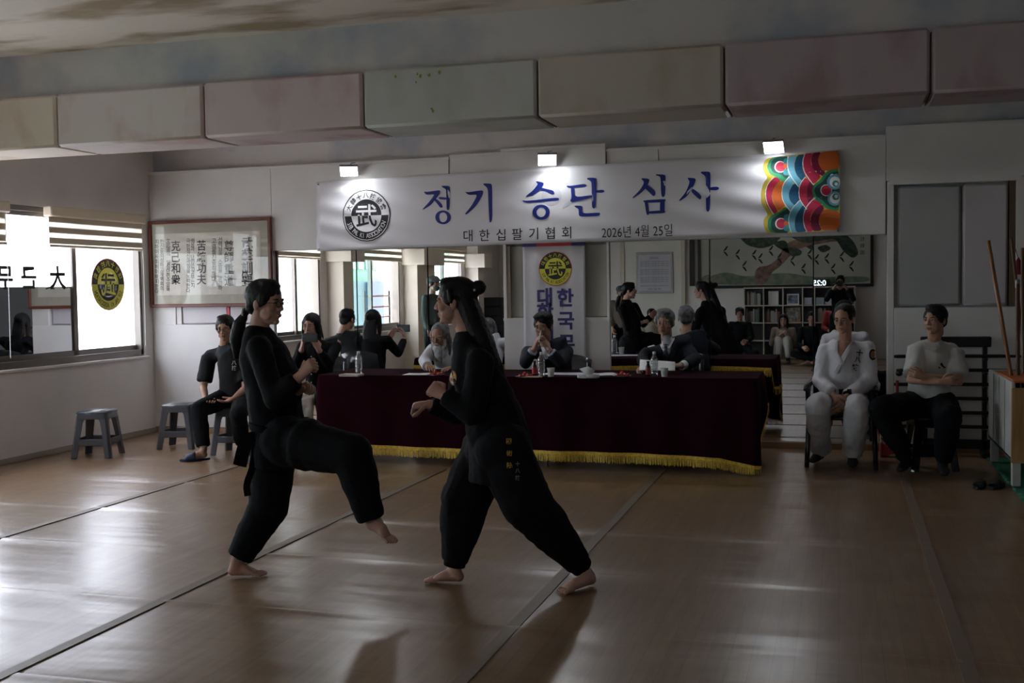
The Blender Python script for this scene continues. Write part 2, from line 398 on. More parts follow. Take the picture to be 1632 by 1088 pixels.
for n_, (a, b_) in enumerate(wins):
    L = b_ - a
    wroot = bpy.data.objects.new('window_%d' % (n_ + 1), None); COL.objects.link(wroot); wroot.location = (XL, (a + b_) / 2, WZ0); wroot['kind'] = 'structure'
    fr = MB(); xo = XL - .06
    fr.box(xo - .08, xo + .05, a, b_, WZ0 - .02, WZ0 + .05, c=.004); fr.box(xo - .08, xo + .05, a, b_, WZ1 - .05, WZ1, c=.004)
    fr.box(xo - .08, xo + .05, a, a + .04, WZ0, WZ1); fr.box(xo - .08, xo + .05, b_ - .04, b_, WZ0, WZ1)
    fr.build('window_frame', ALU, wroot)
    MB().box(XL - .12, XL + .035, a - .05, b_ + .05, WZ0 - .045, WZ0 - .018, c=.004).build('window_sill', WHITE2, wroot)
    cuts = {0: [b_, 9.12, 8.05, 7.02, a], 1: [b_, 4.45, a], 2: [b_, 1.1, a]}[n_]
    for k in range(len(cuts) - 1):
        y1, y0 = cuts[k], cuts[k + 1]; xs_ = xo - .02 + (.03 if k % 2 else 0)
        s_ = MB(); q = .03
        s_.box(xs_ - .015, xs_ + .015, y0 - q, y0 + q, WZ0 + .04, WZ1 - .04); s_.box(xs_ - .015, xs_ + .015, y1 - q, y1 + q, WZ0 + .04, WZ1 - .04)
        s_.box(xs_ - .015, xs_ + .015, y0, y1, WZ0 + .03, WZ0 + .10); s_.box(xs_ - .015, xs_ + .015, y0, y1, WZ1 - .09, WZ1 - .04)
        s_.build('sash', ALU, wroot)
# ------------------------------------------------------------------ window panes and blinds
def node_mat(name):
    m = bpy.data.materials.new(name); m.use_nodes = True; n = m.node_tree; n.nodes.clear(); return m, n, n.nodes.new('ShaderNodeOutputMaterial')
def frosted(name, c, f=.12, tr=.0):
    m, n, o = node_mat(name); t = n.nodes.new('ShaderNodeBsdfTranslucent'); t.inputs[0].default_value = (*c, 1); g = n.nodes.new('ShaderNodeBsdfGlossy'); g.inputs[1].default_value = .15
    x = n.nodes.new('ShaderNodeMixShader'); x.inputs[0].default_value = f; n.links.new(t.outputs[0], x.inputs[1]); n.links.new(g.outputs[0], x.inputs[2])
    q = n.nodes.new('ShaderNodeBsdfTransparent'); q.inputs[0].default_value = (*c, 1); y = n.nodes.new('ShaderNodeMixShader'); y.inputs[0].default_value = tr
    n.links.new(x.outputs[0], y.inputs[1]); n.links.new(q.outputs[0], y.inputs[2]); n.links.new(y.outputs[0], o.inputs[0]); return m
def clear(name, c=(1, 1, 1), f=.08):
    m, n, o = node_mat(name); t = n.nodes.new('ShaderNodeBsdfTransparent'); t.inputs[0].default_value = (*c, 1); g = n.nodes.new('ShaderNodeBsdfGlossy'); g.inputs[1].default_value = .0
    x = n.nodes.new('ShaderNodeMixShader'); x.inputs[0].default_value = f; n.links.new(t.outputs[0], x.inputs[1]); n.links.new(g.outputs[0], x.inputs[2]); n.links.new(x.outputs[0], o.inputs[0]); return m
FROST = frosted('frosted_film', (.94, .94, .97), .10, .62); CLEAR = clear('window_glass'); TINT = clear('tinted_glass', (.8, .95, .95), .1)
REFL = mat('reflective_film', (.78, .80, .81), .01, metal=1)
xg = XL - .085
W = {o.name: o for o in bpy.data.objects}
def pane(y0, y1, z0, z1, m, par, x=xg, nm='pane'):
    return MB().box(x - .003, x + .003, y0, y1, z0, z1).build(nm, m, W['window_%d' % par])
p0 = pane(9.15, 10.13, .95, 2.26, FROST, 1, nm='frosted_pane')
pane(8.08, 9.09, .95, 1.585, REFL, 1, x=XL - .055, nm='mirror_film_pane'); pane(8.08, 9.09, 1.585, 2.26, FROST, 1, x=XL - .055)
pane(7.05, 8.02, .95, 2.26, FROST, 1, nm='frosted_pane'); pane(6.38, 6.99, .95, 2.26, CLEAR, 1)
pane(4.48, 5.69, .95, 2.26, TINT, 2); pane(3.38, 4.42, .95, 2.26, CLEAR, 2)
pane(1.13, 2.12, .95, 2.26, TINT, 3); pane(.13, 1.07, .95, 2.26, FROST, 3, nm='frosted_pane')
YEL = mat('crest_yellow', (.62, .62, .06), .5); INKG = mat('crest_black', (.02, .02, .02), .5); REDE = mat('crest_red', (.42, .03, .04), .5)
def crest_y(name, M, rad, parent, warp=None):
    return emblem(name, M, rad, YEL, INKG, REDE, '대한十八技협회', 'SIP PAL KI ASSOCIATION', parent, flip_ring=True, warp=warp)
c0 = atX(173, 453, xg + .01)
g0 = crest_y('window_crest', frame_on((xg + .006, c0.y, c0.z), (0, -1, 0), (0, 0, 1), (1, 0, 0)), .27, p0)   # reads from the street, so it is mirrored here
for i, (px, ch) in enumerate(((8, '무'), (46, '근'), (92, '大'))):
    c = atX(px, 444, XL - .05); m_ = MB(); put_text(m_, ch, frame_on((XL - .049, c.y, c.z + .01), (0, -1, 0), (0, 0, 1), (1, 0, 0)), .23, offset=.03)
    m_.build('letter_sticker', INKG, W['window_1'])
BL1 = mat('blind_band', (.62, .55, .43), .8); BL2 = frosted('blind_gauze', (.60, .58, .53), .02); BOXM = mat('blind_box', (.74, .64, .50), .5)
def blind(y0, y1, zb, label, g):
    r = empty('window_blind', (XL + .06, (y0 + y1) / 2, 2.3), label, 'blind', g)
    MB().box(XL + .02, XL + .12, y0 - .01, y1 + .01, 2.24, 2.34, c=.012).build('head_box', BOXM, r, smooth=40)
    z = 2.245; k = 0
    while z > zb + .02:
        h = .055 if k % 2 == 0 else .045; z0 = max(z - h, zb)
        MB().box(XL + .066, XL + .069, y0 + .01, y1 - .01, z0, z).build('dark_band' if k % 2 == 0 else 'gauze_band', BL1 if k % 2 == 0 else BL2, r); z = z0; k += 1
    MB().tube([(XL + .068, y0 + .005, zb), (XL + .068, y1 - .005, zb)], .012, 8).build('bottom_rail', BOXM, r, smooth=60)
    MB().tube([(XL + .08, y1 - .02, 2.24), (XL + .085, y1 - .018, 1.5), (XL + .08, y1 - .02, .95)], .003, 5).build('cord', PAPER, r)
blind(8.64, 10.09, 1.968, 'striped roller blind above the window crest beside the corner', None)
blind(6.45, 8.10, 1.968, 'striped roller blind over the window pane at the left edge', None)
blind(3.4, 5.65, 1.99, 'roller blind over the second window, seen in the mirror', None)
blind(.15, 2.1, 2.02, 'roller blind over the third window, seen in the mirror', None)
# guard rails outside the second window, houses across the street
rl = empty('guard_rail', (XL - .2, 3.9, .95), 'reddish window guard rails outside the second window, seen in the mirror', 'railing')
for z in (1.05, 1.22, 1.40): MB().box(XL - .215, XL - .19, 3.3, 4.4, z, z + .025).build('rail', simple('rust_rail', (.35, .14, .10)), rl)
for y in (3.32, 4.38): MB().box(XL - .22, XL - .185, y, y + .03, .9, 1.5).build('post', DARKF, rl)
bd = empty('shop_building', (-12, -4.5, 0), 'green and blue shop building across the street, seen in the mirror through a window', 'building')
MB().box(-16, -11.6, -9, -2.2, -3, 4.5).build('wall', mat('green_facade', (.10, .16, .10), .7), bd)
MB().box(-11.62, -11.5, -6.0, -2.4, -3, 1.75).build('shop_front', mat('slate_panel', (.03, .042, .05), .4), bd)
MB().box(-11.5, -11.42, -6.1, -5.0, -1, 1.72).build('blue_sign', mat('blue_sign', (.015, .035, .08), .5), bd)
MB().box(-11.5, -11.42, -3.6, -2.3, 1.62, 1.8).build('sign_board', PAPER, bd)
sg = MB(); put_text(sg, 'M mooa', frame_on((-11.415, -2.95, 1.71), (0, 1, 0), (0, 0, 1)), .16); sg.build('sign_lettering', INK, bd, kind='stuff')
for i in range(8):
    for z in (2.05, 2.6): MB().box(-11.6, -11.56, -5.9 + i * .46, -5.6 + i * .46, z, z + .32).build('facade_window', mat('grey_window', (.16, .2, .18), .3) if i + z == 2.05 else bpy.data.materials['grey_window'], bd)
MB().box(-13.5, -12.2, 4, 14, -3, .7).build('boundary_wall', mat('parapet', (.35, .36, .37), .8), None, label='low grey parapet wall across the street outside the left windows', cat='wall')

# ------------------------------------------------------------------ back wall boards, recesses, pads
y0, y1 = WALL - .03, WALL + .08
def brd(nm, x0, x1, z0, z1, ya=y0, m=WHITE2, par=wb): return MB().box(x0 + .0015, x1 - .0015, ya, y1, z0 + .0015, z1 - .0015, c=.0025).build(nm, m, par)
for x0, x1, zt, dy in ((-7.15, -5.68, 2.80, 0), (-5.68, -3.7, 2.80, 0), (-3.7, -3.16, 2.82, 0), (-3.16, -2.12, 2.85, .02), (-2.12, -1.62, 2.80, 0), (-1.62, .40, 2.80, 0), (.40, 1.6, 2.87, 0), (1.6, 3.0, 2.87, 0)):
    brd('wall_board', x0, x1, 1.935 if x0 < .3 else 2.40, zt, y0 - dy)
    MB().box(x0, x1, y0 - dy - .012, y0 + .02, zt - .012, zt + .012).build('wall_batten', WHITE2, wb)
# left part below the frame
brd('wall_board', -7.15, -6.86, 1.16, 1.935); brd('wall_board', -7.15, -5.68, .06, 1.17, y0 - .004); brd('wall_board', -5.9, -5.68, 1.16, 1.935)
brd('wall_board', -6.86, -5.9, 1.45, 1.935)
PK = mat('pale_pad_vinyl', (.56, .53, .55), .45, col2=(.50, .46, .48), nscale=2, bump=.1, bscale=8)
PG = mat('grey_pad_vinyl', (.42, .42, .42), .45, col2=(.37, .38, .38), nscale=2, bump=.1, bscale=8)
for x0, x1 in ((-6.80, -6.25), (-6.22, -5.93)):
    MB().box(x0, x1, WALL - .005, WALL + .06, 1.175, 1.44, c=.012).build('recess_pad', PK, wb, smooth=40)
MB().box(-6.25, -6.22, WALL - .01, WALL + .06, 1.17, 1.45).build('red_strip', REDPL, wb); MB().box(-6.86, -6.80, WALL - .02, WALL + .07, 1.17, 1.45).build('recess_jamb', WHITE, wb)
# centre part
brd('wall_board', -3.16, -2.10, .06, 1.20); brd('wall_board', -3.16, -3.125, 1.20, 1.935); brd('wall_board', -2.125, -2.10, 1.2, 1.935)
MB().box(-3.125, -2.125, WALL + .02, WALL + .06, 1.215, 1.92, c=.01).build('recess_pad', mat('beige_pad', (.42, .41, .36), .5, col2=(.34, .33, .29), nscale=2), wb, smooth=40)
MB().box(-3.125, -3.09, WALL - .02, WALL + .05, 1.2, 1.92).build('recess_jamb', mat('brown_jamb', (.25, .2, .16)), wb)
MB().box(-3.16, -2.10, y0 - .012, y0 + .01, 1.185, 1.212).build('recess_sill', WHITE2, wb)
# right part
brd('wall_board', .41, .47, .06, 2.40); brd('wall_board', .47, 3.0, .06, 1.28); brd('wall_board', 1.46, 3.0, 1.28, 2.40)
MB().box(.50, 1.02, WALL - .02, WALL + .05, 1.295, 2.35, c=.02).build('recess_pad', PG, wb, smooth=40)
MB().box(1.035, 1.40, WALL - .02, WALL + .05, 1.295, 2.35, c=.02).build('recess_pad', PK, wb, smooth=40)
MB().box(1.41, 1.46, WALL - .02, WALL + .05, 1.285, 2.37).build('recess_jamb', mat('brown_wood_jamb', (.12, .08, .05)), wb)
MB().box(.43, 1.50, y0 - .02, y0 + .01, 2.365, 2.405).build('recess_head', WHITE2, wb)
struct('baseboard_back', MB().box(XL, XR, WALL - .045, WALL + .02, .0, .055), mat('wood_baseboard', (.30, .18, .10), .5))
struct('baseboard_left', MB().box(XL - .01, XL + .012, YB, WALL - .03, .0, .05), mat('grey_skirting', (.33, .29, .25), .6))
# cables on the wall board
for (a, b_) in (((966, 236), (967, 262)), ((1049, 238), (1050, 262)), ((715, 247), (715, 280)), ((875, 236), (875, 248))):
    p, q = at(*a, y0 - .004), at(*b_, y0 - .004); MB().tube([p, q], .003, 5).build('board_seam', INKG, wb)

# ------------------------------------------------------------------ mirrors
mf = mat('mirror_edge', (.30, .33, .33), .3)
def mirror(x0, x1, label, rz=0.0):
    r = empty('wall_mirror', ((x0 + x1) / 2, WALL, .06), label, 'mirror', None)
    M = Matrix.Translation(((x0 + x1) / 2, WALL, 0)) @ Matrix.Rotation(rz, 4, 'Z') @ Matrix.Translation((-(x0 + x1) / 2, -WALL, 0))
    MB().box(x0 + .003, x1 - .003, WALL + .001, WALL + .02, .056, 1.935, M=M).build('edge', mf, r)
    MB().add([M @ Vector(p) for p in ((x0 + .005, WALL, .06), (x1 - .005, WALL, .06), (x1 - .005, WALL, 1.932), (x0 + .005, WALL, 1.932))], [(0, 1, 2, 3)]).build('silvered_glass', MIRROR, r)
    for x in (x0, x1): MB().box(x - .004, x + .004, WALL - .006, WALL + .004, .056, 1.935).build('joint_strip', mf, r)
mirror(-5.68, -4.74, 'wall mirror at the far left, behind the woman with the phone', 0)
mirror(-4.74, -3.96, 'wall mirror left of the bearded man, reflecting bright windows', 0)
mirror(-3.96, -3.16, 'wall mirror directly left of the hanging vertical banner', 0)
mirror(-2.10, -1.155, 'wall mirror behind the grey haired man in a suit')
mirror(-1.155, -.222, 'wall mirror right of the grey haired man, reflecting the bookcase', R(-.35))
mirror(-.222, .41, 'wall mirror behind the man in white uniform, reflecting the photographer')

# ------------------------------------------------------------------ big banner
BM = mat('banner_cloth', (.70, .69, .72), .42, spec=.4); 
BLUE = mat('banner_blue', (.008, .022, .20), .45); 
yb = WALL - .075
def sag(x, z):
    """small folds pulled from the corners of the cloth"""
    u = (x + 5.17) / 5.17; v = (z - 1.93) / .75
    a = sin(22 * (v * 1.1 + u * 1.8 - .2)) * math.exp(-u * 5.5) * .010 + sin(20 * (v - (1 - u) * 1.5)) * math.exp(-(1 - u) * 4.0) * .014
    return a + .008 * sin(u * 9) * v
bl, br_, tr, tl = at(505, 400, yb), at(1338, 370, yb), at(1338, 238, yb), at(505, 290, yb)
ban = empty('event_banner', (-2.6, yb, 1.93), 'long white banner with blue Korean letters and black-and-white crest across the wall', 'banner')
def bpt(u, v, off=0):
    p = (bl * (1 - u) + br_ * u) * (1 - v) + (tl * (1 - u) + tr * u) * v
    return Vector((p.x, yb + sag(p.x, p.z) - off, p.z))
NX, NZ = 110, 22
bmx = MB(); bmx.add([bpt(i / NX, j / NZ) for i in range(NX + 1) for j in range(NZ + 1)], [(i * (NZ + 1) + j, (i + 1) * (NZ + 1) + j, (i + 1) * (NZ + 1) + j + 1, i * (NZ + 1) + j + 1) for i in range(NX) for j in range(NZ)])
sh = bmx.build('banner_sheet', BM, ban, smooth=180); so = sh.modifiers.new('thick', 'SOLIDIFY'); so.thickness = .001; so.offset = 1
def onban(px, py, off=.004):
    p = at(px, py, yb); return Vector((p.x, yb + sag(p.x, p.z) - off, p.z))
L7 = lambda l, ox, oy, s: [(ox + a / s, oy + b / s) for a, b in l]
C6, C7, C8 = (500, 230, 5.44), (780, 230, 5.44), (1060, 200, 4.8)
def smooth_poly(p, it=2):
    for _ in range(it):
        q = []
        for i in range(len(p)):
            a, b = Vector(p[i]), Vector(p[(i + 1) % len(p)]); q += [a * .8 + b * .2, a * .2 + b * .8]
        p = q
    return p
def stroke(mb, pts, crop, off=.004, it=2):
    p = smooth_poly([Vector(q) for q in L7(pts, *crop)], it); mb.poly([onban(q[0], q[1], off) for q in p])
def ringg(mb, c, ro, ri, crop, off=.004, n=28):
    vs = []
    for k in range(n):
        t = 2 * pi * k / n
        for r_ in (ro, ri):
            q = L7([(c[0] + r_[0] * cos(t), c[1] + r_[1] * sin(t))], *crop)[0]; vs.append(onban(q[0], q[1], off))
    mb.add(vs, [(2 * k, 2 * k + 1, (2 * k + 3) % (2 * n), (2 * k + 2) % (2 * n)) for k in range(n)])
LET = [
 ('C6', [[(952,408),(985,412),(1085,397),(1098,402),(1092,430),(1060,470),(1010,530),(948,568),(945,560),(990,510),(1040,445),(1045,432),(975,438)],
         [(1048,468),(1075,480),(1112,520),(1120,545),(1100,552),(1075,520),(1045,485)], [(1080,462),(1090,455),(1155,460),(1155,480),(1095,477)],
         [(1108,358),(1180,360),(1183,400),(1178,560),(1165,572),(1150,560),(1150,400),(1140,385),(1112,370)]], [((1122,632),(68,60),(36,42))]),
 ('C6', [[(1308,410),(1340,415),(1455,397),(1470,405),(1465,440),(1420,520),(1330,608),(1308,605),(1370,530),(1415,450),(1410,435),(1345,440)],
         [(1470,338),(1540,340),(1548,360),(1550,640),(1540,678),(1522,672),(1512,400),(1500,370),(1475,352)]], []),
 ('C7', [[(405,318),(470,330),(474,350),(440,400),(380,440),(320,458),(316,450),(380,400),(425,345),(408,330)], [(440,372),(500,388),(555,400),(568,425),(555,437),(500,410),(430,395)],
         [(283,484),(330,490),(560,463),(605,465),(605,485),(560,492),(330,510),(300,500)]], [((450,588),(75,66),(40,42))]),
 ('C7', [[(670,358),(700,362),(820,342),(845,350),(838,368),(710,380),(675,372)], [(706,368),(738,376),(742,460),(900,438),(892,462),(780,490),(715,502),(700,490),(715,460)],
         [(848,290),(922,290),(928,310),(925,530),(908,560),(890,545),(888,330),(870,312),(850,305)], [(920,400),(985,392),(1002,405),(985,420),(920,418)],
         [(735,530),(800,532),(808,545),(805,600),(955,590),(962,605),(945,622),(790,628),(775,610),(775,560),(745,545)]], []),
 ('C7', [[(1318,292),(1385,298),(1390,318),(1360,375),(1310,425),(1245,470),(1240,462),(1310,390),(1345,330),(1322,305)], [(1365,345),(1430,395),(1440,430),(1425,452),(1400,430),(1345,375)],
         [(1442,258),(1522,262),(1528,285),(1525,440),(1505,462),(1488,440),(1486,290),(1470,275),(1445,270)],
         [(1328,485),(1520,473),(1530,480),(1522,502),(1375,507),(1345,505)], [(1345,495),(1378,500),(1388,600),(1375,614),(1362,606),(1352,540)], [(1480,480),(1522,480),(1520,595),(1478,590)], [(1370,580),(1520,570),(1528,585),(1515,597),(1375,602)]], []),
 ('C8', [[(170,398),(228,402),(235,418),(215,470),(170,540),(110,580),(105,572),(160,510),(190,430),(175,410)], [(212,480),(262,518),(280,545),(270,568),(250,555),(198,505)],
         [(272,352),(340,352),(348,370),(345,640),(328,664),(312,645),(312,400),(298,378),(275,365)], [(340,472),(400,466),(416,480),(400,495),(340,494)]], [])]
for c_, polys, rings in LET:
    cc = {'C6': C6, 'C7': C7, 'C8': C8}[c_]; m_ = MB()
    for q in polys: stroke(m_, q, cc)
    for q in rings: ringg(m_, *q, cc)
    m_.build('blue_letter', BLUE, ban)
def ban_text(body, x0, x1, yc0, yc1, h, spaced):
    """characters between two pixels of the cloth"""
    m_ = MB(); k = len(body)
    for i, ch in enumerate(body):
        if ch == ' ': continue
        t = (i + .5) / k; px = x0 + (x1 - x0) * t; py = yc0 + (yc1 - yc0) * t
        p = onban(px, py); sl = (at(x1, yc1, yb) - at(x0, yc0, yb)).normalized()
        put_text(m_, ch, frame_on(p, sl, (0, 0, 1)), h, offset=.005)
    m_.build('small_lettering', INK, ban, kind='stuff')
ban_text('대한십팔기협회', 733, 916, 376, 370, .125, True)
# the date, with natural letter spacing
m_ = MB(); p = onban(1015, 369); put_text(m_, '2026년 4월 25일', frame_on(p, at(1338, 370, yb) - at(505, 400, yb), (0, 0, 1)), .125, width=.67); m_.build('date_lettering', INK, ban, kind='stuff')
# crest
ce = onban(584, 343.5, .006)
emblem('banner_crest', frame_on(ce, (1, 0, 0), (0, 0, 1)), .262, mat('crest_white', (.70, .69, .72), .45), INK, INK, '大韓十八技協會', 'SIB PAL KI ASSOCIATION', ban, warp=lambda v: Vector((v.x, yb + sag(v.x, v.z) - .004 + (v.y - ce.y), v.z)))
# faint flag print
fl = MB(); ringg(fl, (540, 445), (86, 86), (1, 1), C7, .0025)
for (a, b_) in ((400, 350), (660, 330), (400, 520), (665, 525)):
    for k in (-1, 0, 1):
        d = 1 if (a < 500) == (b_ < 400) else -1
        stroke(fl, [(a + k * 14 - 18, b_ + k * d * -6 + 22 * d), (a + k * 14 - 8, b_ + k * d * -6 + 26 * d), (a + k * 14 + 18, b_ + k * d * -6 - 22 * d), (a + k * 14 + 8, b_ + k * d * -6 - 26 * d)], C7, .0025, 0)
fl.build('faint_flag_print', mat('faint_grey_print', (.60, .59, .64), .45), ban, kind='stuff')
# coloured border
CC = dict(yel=(.50, .38, .05), grn=(.02, .22, .10), dgr=(.012, .05, .045), wht=(.75, .75, .72), red=(.42, .02, .06), mar=(.17, .008, .04), org=(.55, .12, .02), lbl=(.12, .34, .45), dbl=(.008, .07, .14), tea=(.03, .22, .25))
CM = {k: mat('border_' + k, v, .45) for k, v in CC.items()}
PB = [
 ('yel', [(800,243),(760,265),(745,320),(765,375),(785,400),(750,440),(732,510),(735,590),(770,650),(785,680),(755,710),(752,760),(775,815),(800,830),(1338,800),(1332,186)]),
 ('grn', [(835,240),(795,265),(778,315),(800,370),(850,395),(880,420),(920,435),(950,400),(950,232)]), ('grn', [(960,640),(915,620),(880,660),(820,680),(785,720),(785,780),(815,822),(965,822)]),
 ('dgr', [(860,240),(820,262),(803,315),(825,360),(880,370),(930,410),(950,380),(950,236)]), ('dgr', [(950,625),(905,655),(850,690),(812,715),(808,780),(840,820),(960,820)]),
 ('red', [(830,397),(860,395),(885,430),(830,480),(815,530),(825,590),(865,655),(835,678),(785,630),(765,570),(765,500),(785,440)]),
 ('org', [(875,420),(945,440),(920,470),(900,520),(905,570),(925,610),(870,655),(835,600),(815,530),(835,470)]),
 ('lbl', [(945,233),(1010,228),(985,290),(990,350),(1050,430),(1025,470),(985,440),(940,380),(932,300)]), ('dbl', [(1010,228),(1068,218),(1048,270),(1055,340),(1075,390),(1050,430),(1000,370),(985,300)]),
 ('red', [(1068,218),(1130,208),(1110,280),(1140,340),(1200,385),(1135,455),(1075,390),(1050,330),(1050,270)]), ('mar', [(1130,208),(1195,200),(1170,250),(1180,310),(1230,360),(1195,390),(1130,330),(1115,270)]),
 ('org', [(1195,200),(1332,184),(1336,335),(1270,345),(1210,352),(1175,300),(1170,250)]),
 ('lbl', [(955,390),(990,440),(955,490),(945,540),(960,580),(1005,620),(965,655),(910,600),(890,530),(905,450)]), ('dbl', [(985,438),(1028,470),(1025,540),(1032,575),(1000,622),(950,570),(945,510)]),
 ('red', [(1075,393),(1137,455),(1125,500),(1142,560),(1085,642),(1035,580),(1020,510),(1035,440)]), ('mar', [(1110,420),(1140,455),(1130,500),(1140,560),(1100,600),(1085,540),(1090,460)]),
 ('lbl', [(1030,575),(1062,600),(1020,660),(990,720),(990,780),(1008,818),(965,820),(945,770),(945,700),(975,630)]), ('dbl', [(1058,600),(1088,640),(1060,700),(1060,770),(1084,812),(1005,818),(988,760),(1000,690)]),
 ('red', [(1135,558),(1208,600),(1150,640),(1110,690),(1110,750),(1132,808),(1082,812),(1058,760),(1060,690),(1085,630)]), ('mar', [(1203,600),(1218,640),(1180,690),(1175,750),(1202,803),(1130,808),(1110,750),(1115,690),(1150,640)]),
 ('org', [(1215,638),(1336,648),(1338,799),(1200,803),(1175,740),(1180,690)]),
 ('grn', [(1335,332),(1270,335),(1215,370),(1185,420),(1140,450),(1122,495),(1140,560),(1190,590),(1225,630),(1290,650),(1336,648)]), ('dgr', [(1335,350),(1275,355),(1235,385),(1200,435),(1155,460),(1140,500),(1160,545),(1205,570),(1240,610),(1290,630),(1335,628)])]
names_ = list(CM); layers = []
for k, pl in PB: layers.append((names_.index(k), np.array([tuple(q) for q in smooth_poly([Vector(a) for a in pl], 1)])))
def circ(c, r_): return np.array([(c[0] + r_ * cos(t * pi / 12), c[1] + r_ * sin(t * pi / 12)) for t in range(24)])
for k, c, r_ in (('wht', (880, 315), 44), ('red', (883, 315), 38), ('tea', (930, 275), 26), ('tea', (928, 355), 26), ('org', (922, 308), 18), ('wht', (886, 750), 44), ('red', (889, 750), 38), ('tea', (932, 705), 26), ('tea', (932, 785), 26), ('org', (925, 748), 18)):
    layers.append((names_.index(k), circ(c, r_)))
base_ = layers[:5] + layers[-10:] + layers[5:-10]
for k, c, r_ in (('wht', (1232, 495), 44), ('red', (1234, 495), 39), ('lbl', (1298, 430), 60), ('lbl', (1298, 558), 55), ('wht', (1300, 432), 42), ('wht', (1300, 556), 40), ('tea', (1305, 445), 26), ('tea', (1305, 545), 26), ('wht', (1309, 448), 13), ('wht', (1309, 542), 13)):
    base_.append((names_.index(k), circ(c, r_)))
for ln in ([(1068,218),(1050,280),(1060,350),(1105,415),(1135,455)], [(940,235),(932,310),(955,380),(1022,470)], [(950,390),(900,450),(890,520),(905,590),(960,657)], [(1070,395),(1030,450),(1020,520),(1035,580),(1085,642)], [(1135,558),(1080,620),(1055,690),(1060,760),(1085,812)], [(1030,572),(975,630),(945,690),(945,760),(967,818)], [(830,397),(780,450),(765,520),(780,600),(830,679)]):
    q = [Vector(a) for a in ln]
    for _ in range(2):
        n2 = [q[0]]
        for a, c_ in zip(q, q[1:]): n2 += [a * .75 + c_ * .25, a * .25 + c_ * .75]
        q = n2 + [q[-1]]
    lf, rt = [], []
    for i, a in enumerate(q):
        t = (q[min(i + 1, len(q) - 1)] - q[max(i - 1, 0)]).normalized(); nn = Vector((-t.y, t.x)) * 2.6; lf.append(tuple(a + nn)); rt.append(tuple(a - nn))
    base_.append((names_.index('wht'), np.array(lf + rt[::-1])))
GX, GY = 260, 270; gx = np.linspace(730, 1337, GX + 1); gy = np.linspace(183, 832, GY + 1)
cxs, cys = np.meshgrid((gx[1:] + gx[:-1]) / 2, (gy[1:] + gy[:-1]) / 2, indexing='ij'); idx = -np.ones(cxs.shape, int)
for k, pl in base_:
    inside = np.zeros(cxs.shape, bool); xj, yj = pl[-1]
    for xi, yi in pl:
        if yi != yj: inside ^= ((yi > cys) != (yj > cys)) & (cxs < (xj - xi) * (cys - yi) / (yj - yi) + xi)
        xj, yj = xi, yi
    idx[inside] = k
top_e = 243 - (cxs - 800) * (243 - 186) / 532; bot_e = 830 - (cxs - 800) * 30 / 538
idx[(cys < top_e) | (cys > bot_e)] = -1
p00, p10, p01 = onban(*L7([(730, 183)], *C8)[0]), onban(*L7([(1337, 183)], *C8)[0]), onban(*L7([(730, 832)], *C8)[0])
bo = MB(); vid = {}
def bvert(i, j):
    if (i, j) not in vid:
        vid[(i, j)] = len(bo.v); z = L7([(gx[i], gy[j])], *C8)[0]; p = at(z[0], z[1], yb); bo.v.append((p.x, yb + sag(p.x, p.z) - .0025, p.z))
    return vid[(i, j)]
for i in range(GX):
    j = 0
    while j < GY:
        k = idx[i, j]; j2 = j
        while j2 < GY and idx[i, j2] == k and j2 - j < 12: j2 += 1
        if k >= 0: bo.f.append((bvert(i, j), bvert(i + 1, j), bvert(i + 1, j2), bvert(i, j2))); bo.mi.append(int(k))
        j = j2
bo.build('coloured_border', [CM[k] for k in names_], ban)
for px, py in ((508, 294), (508, 397), (1334, 241), (1335, 367)):
    c = onban(px, py, .003); MB().lathe(c, [(.009, 0), (.009, .004), (.004, .005)], 10, Matrix.Rotation(pi / 2, 3, 'X')).build('grommet', CHROME, ban)

# ------------------------------------------------------------------ vertical banner
vb = empty('vertical_banner', (-2.65, WALL - .06, 1.93), 'white vertical banner with yellow crest and navy Korean letters behind the navy-suited man', 'banner')
yv = WALL - .052
a_, b_ = at(833, 393, yv).x, at(932, 391, yv).x
vm = MB(); NXv, NZv = 24, 10
vm.add([(a_ + (b_ - a_) * i / NXv, yv + .004 * sin(i * .9), .22 + (1.925 - .22) * j / NZv) for i in range(NXv + 1) for j in range(NZv + 1)], [(i * (NZv + 1) + j, (i + 1) * (NZv + 1) + j, (i + 1) * (NZv + 1) + j + 1, i * (NZv + 1) + j + 1) for i in range(NXv) for j in range(NZv)])
o = vm.build('banner_sheet', mat('white_poplin', (.62, .61, .64), .6), vb, smooth=180); so = o.modifiers.new('thick', 'SOLIDIFY'); so.thickness = .001
NAVY = mat('navy_print', (.035, .03, .16), .5)
for x0, x1, m_ in ((a_, a_ + .14, NAVY), (a_ + .14, b_ - .13, REDE), (b_ - .13, b_, NAVY)):
    MB().box(x0, x1, yv - .012, yv + .002, 1.905, 1.935).build('top_rod', m_, vb)
c = at(885, 428, yv - .006); crest_y('banner_crest', frame_on(c, (1, 0, 0), (0, 0, 1)), .165, vb)
for ch, px, py in (('한', 901, 474), ('국', 902, 511), ('무', 903, 547), ('예', 904, 583), ('대', 868, 473), ('학', 869, 497), ('선', 870, 535), ('수', 870, 575)):
    m_ = MB(); put_text(m_, ch, frame_on(at(px, py, yv - .006), (1, 0, 0), (0, 0, 1)), .185, offset=.03); m_.build('navy_letter', NAVY, vb)

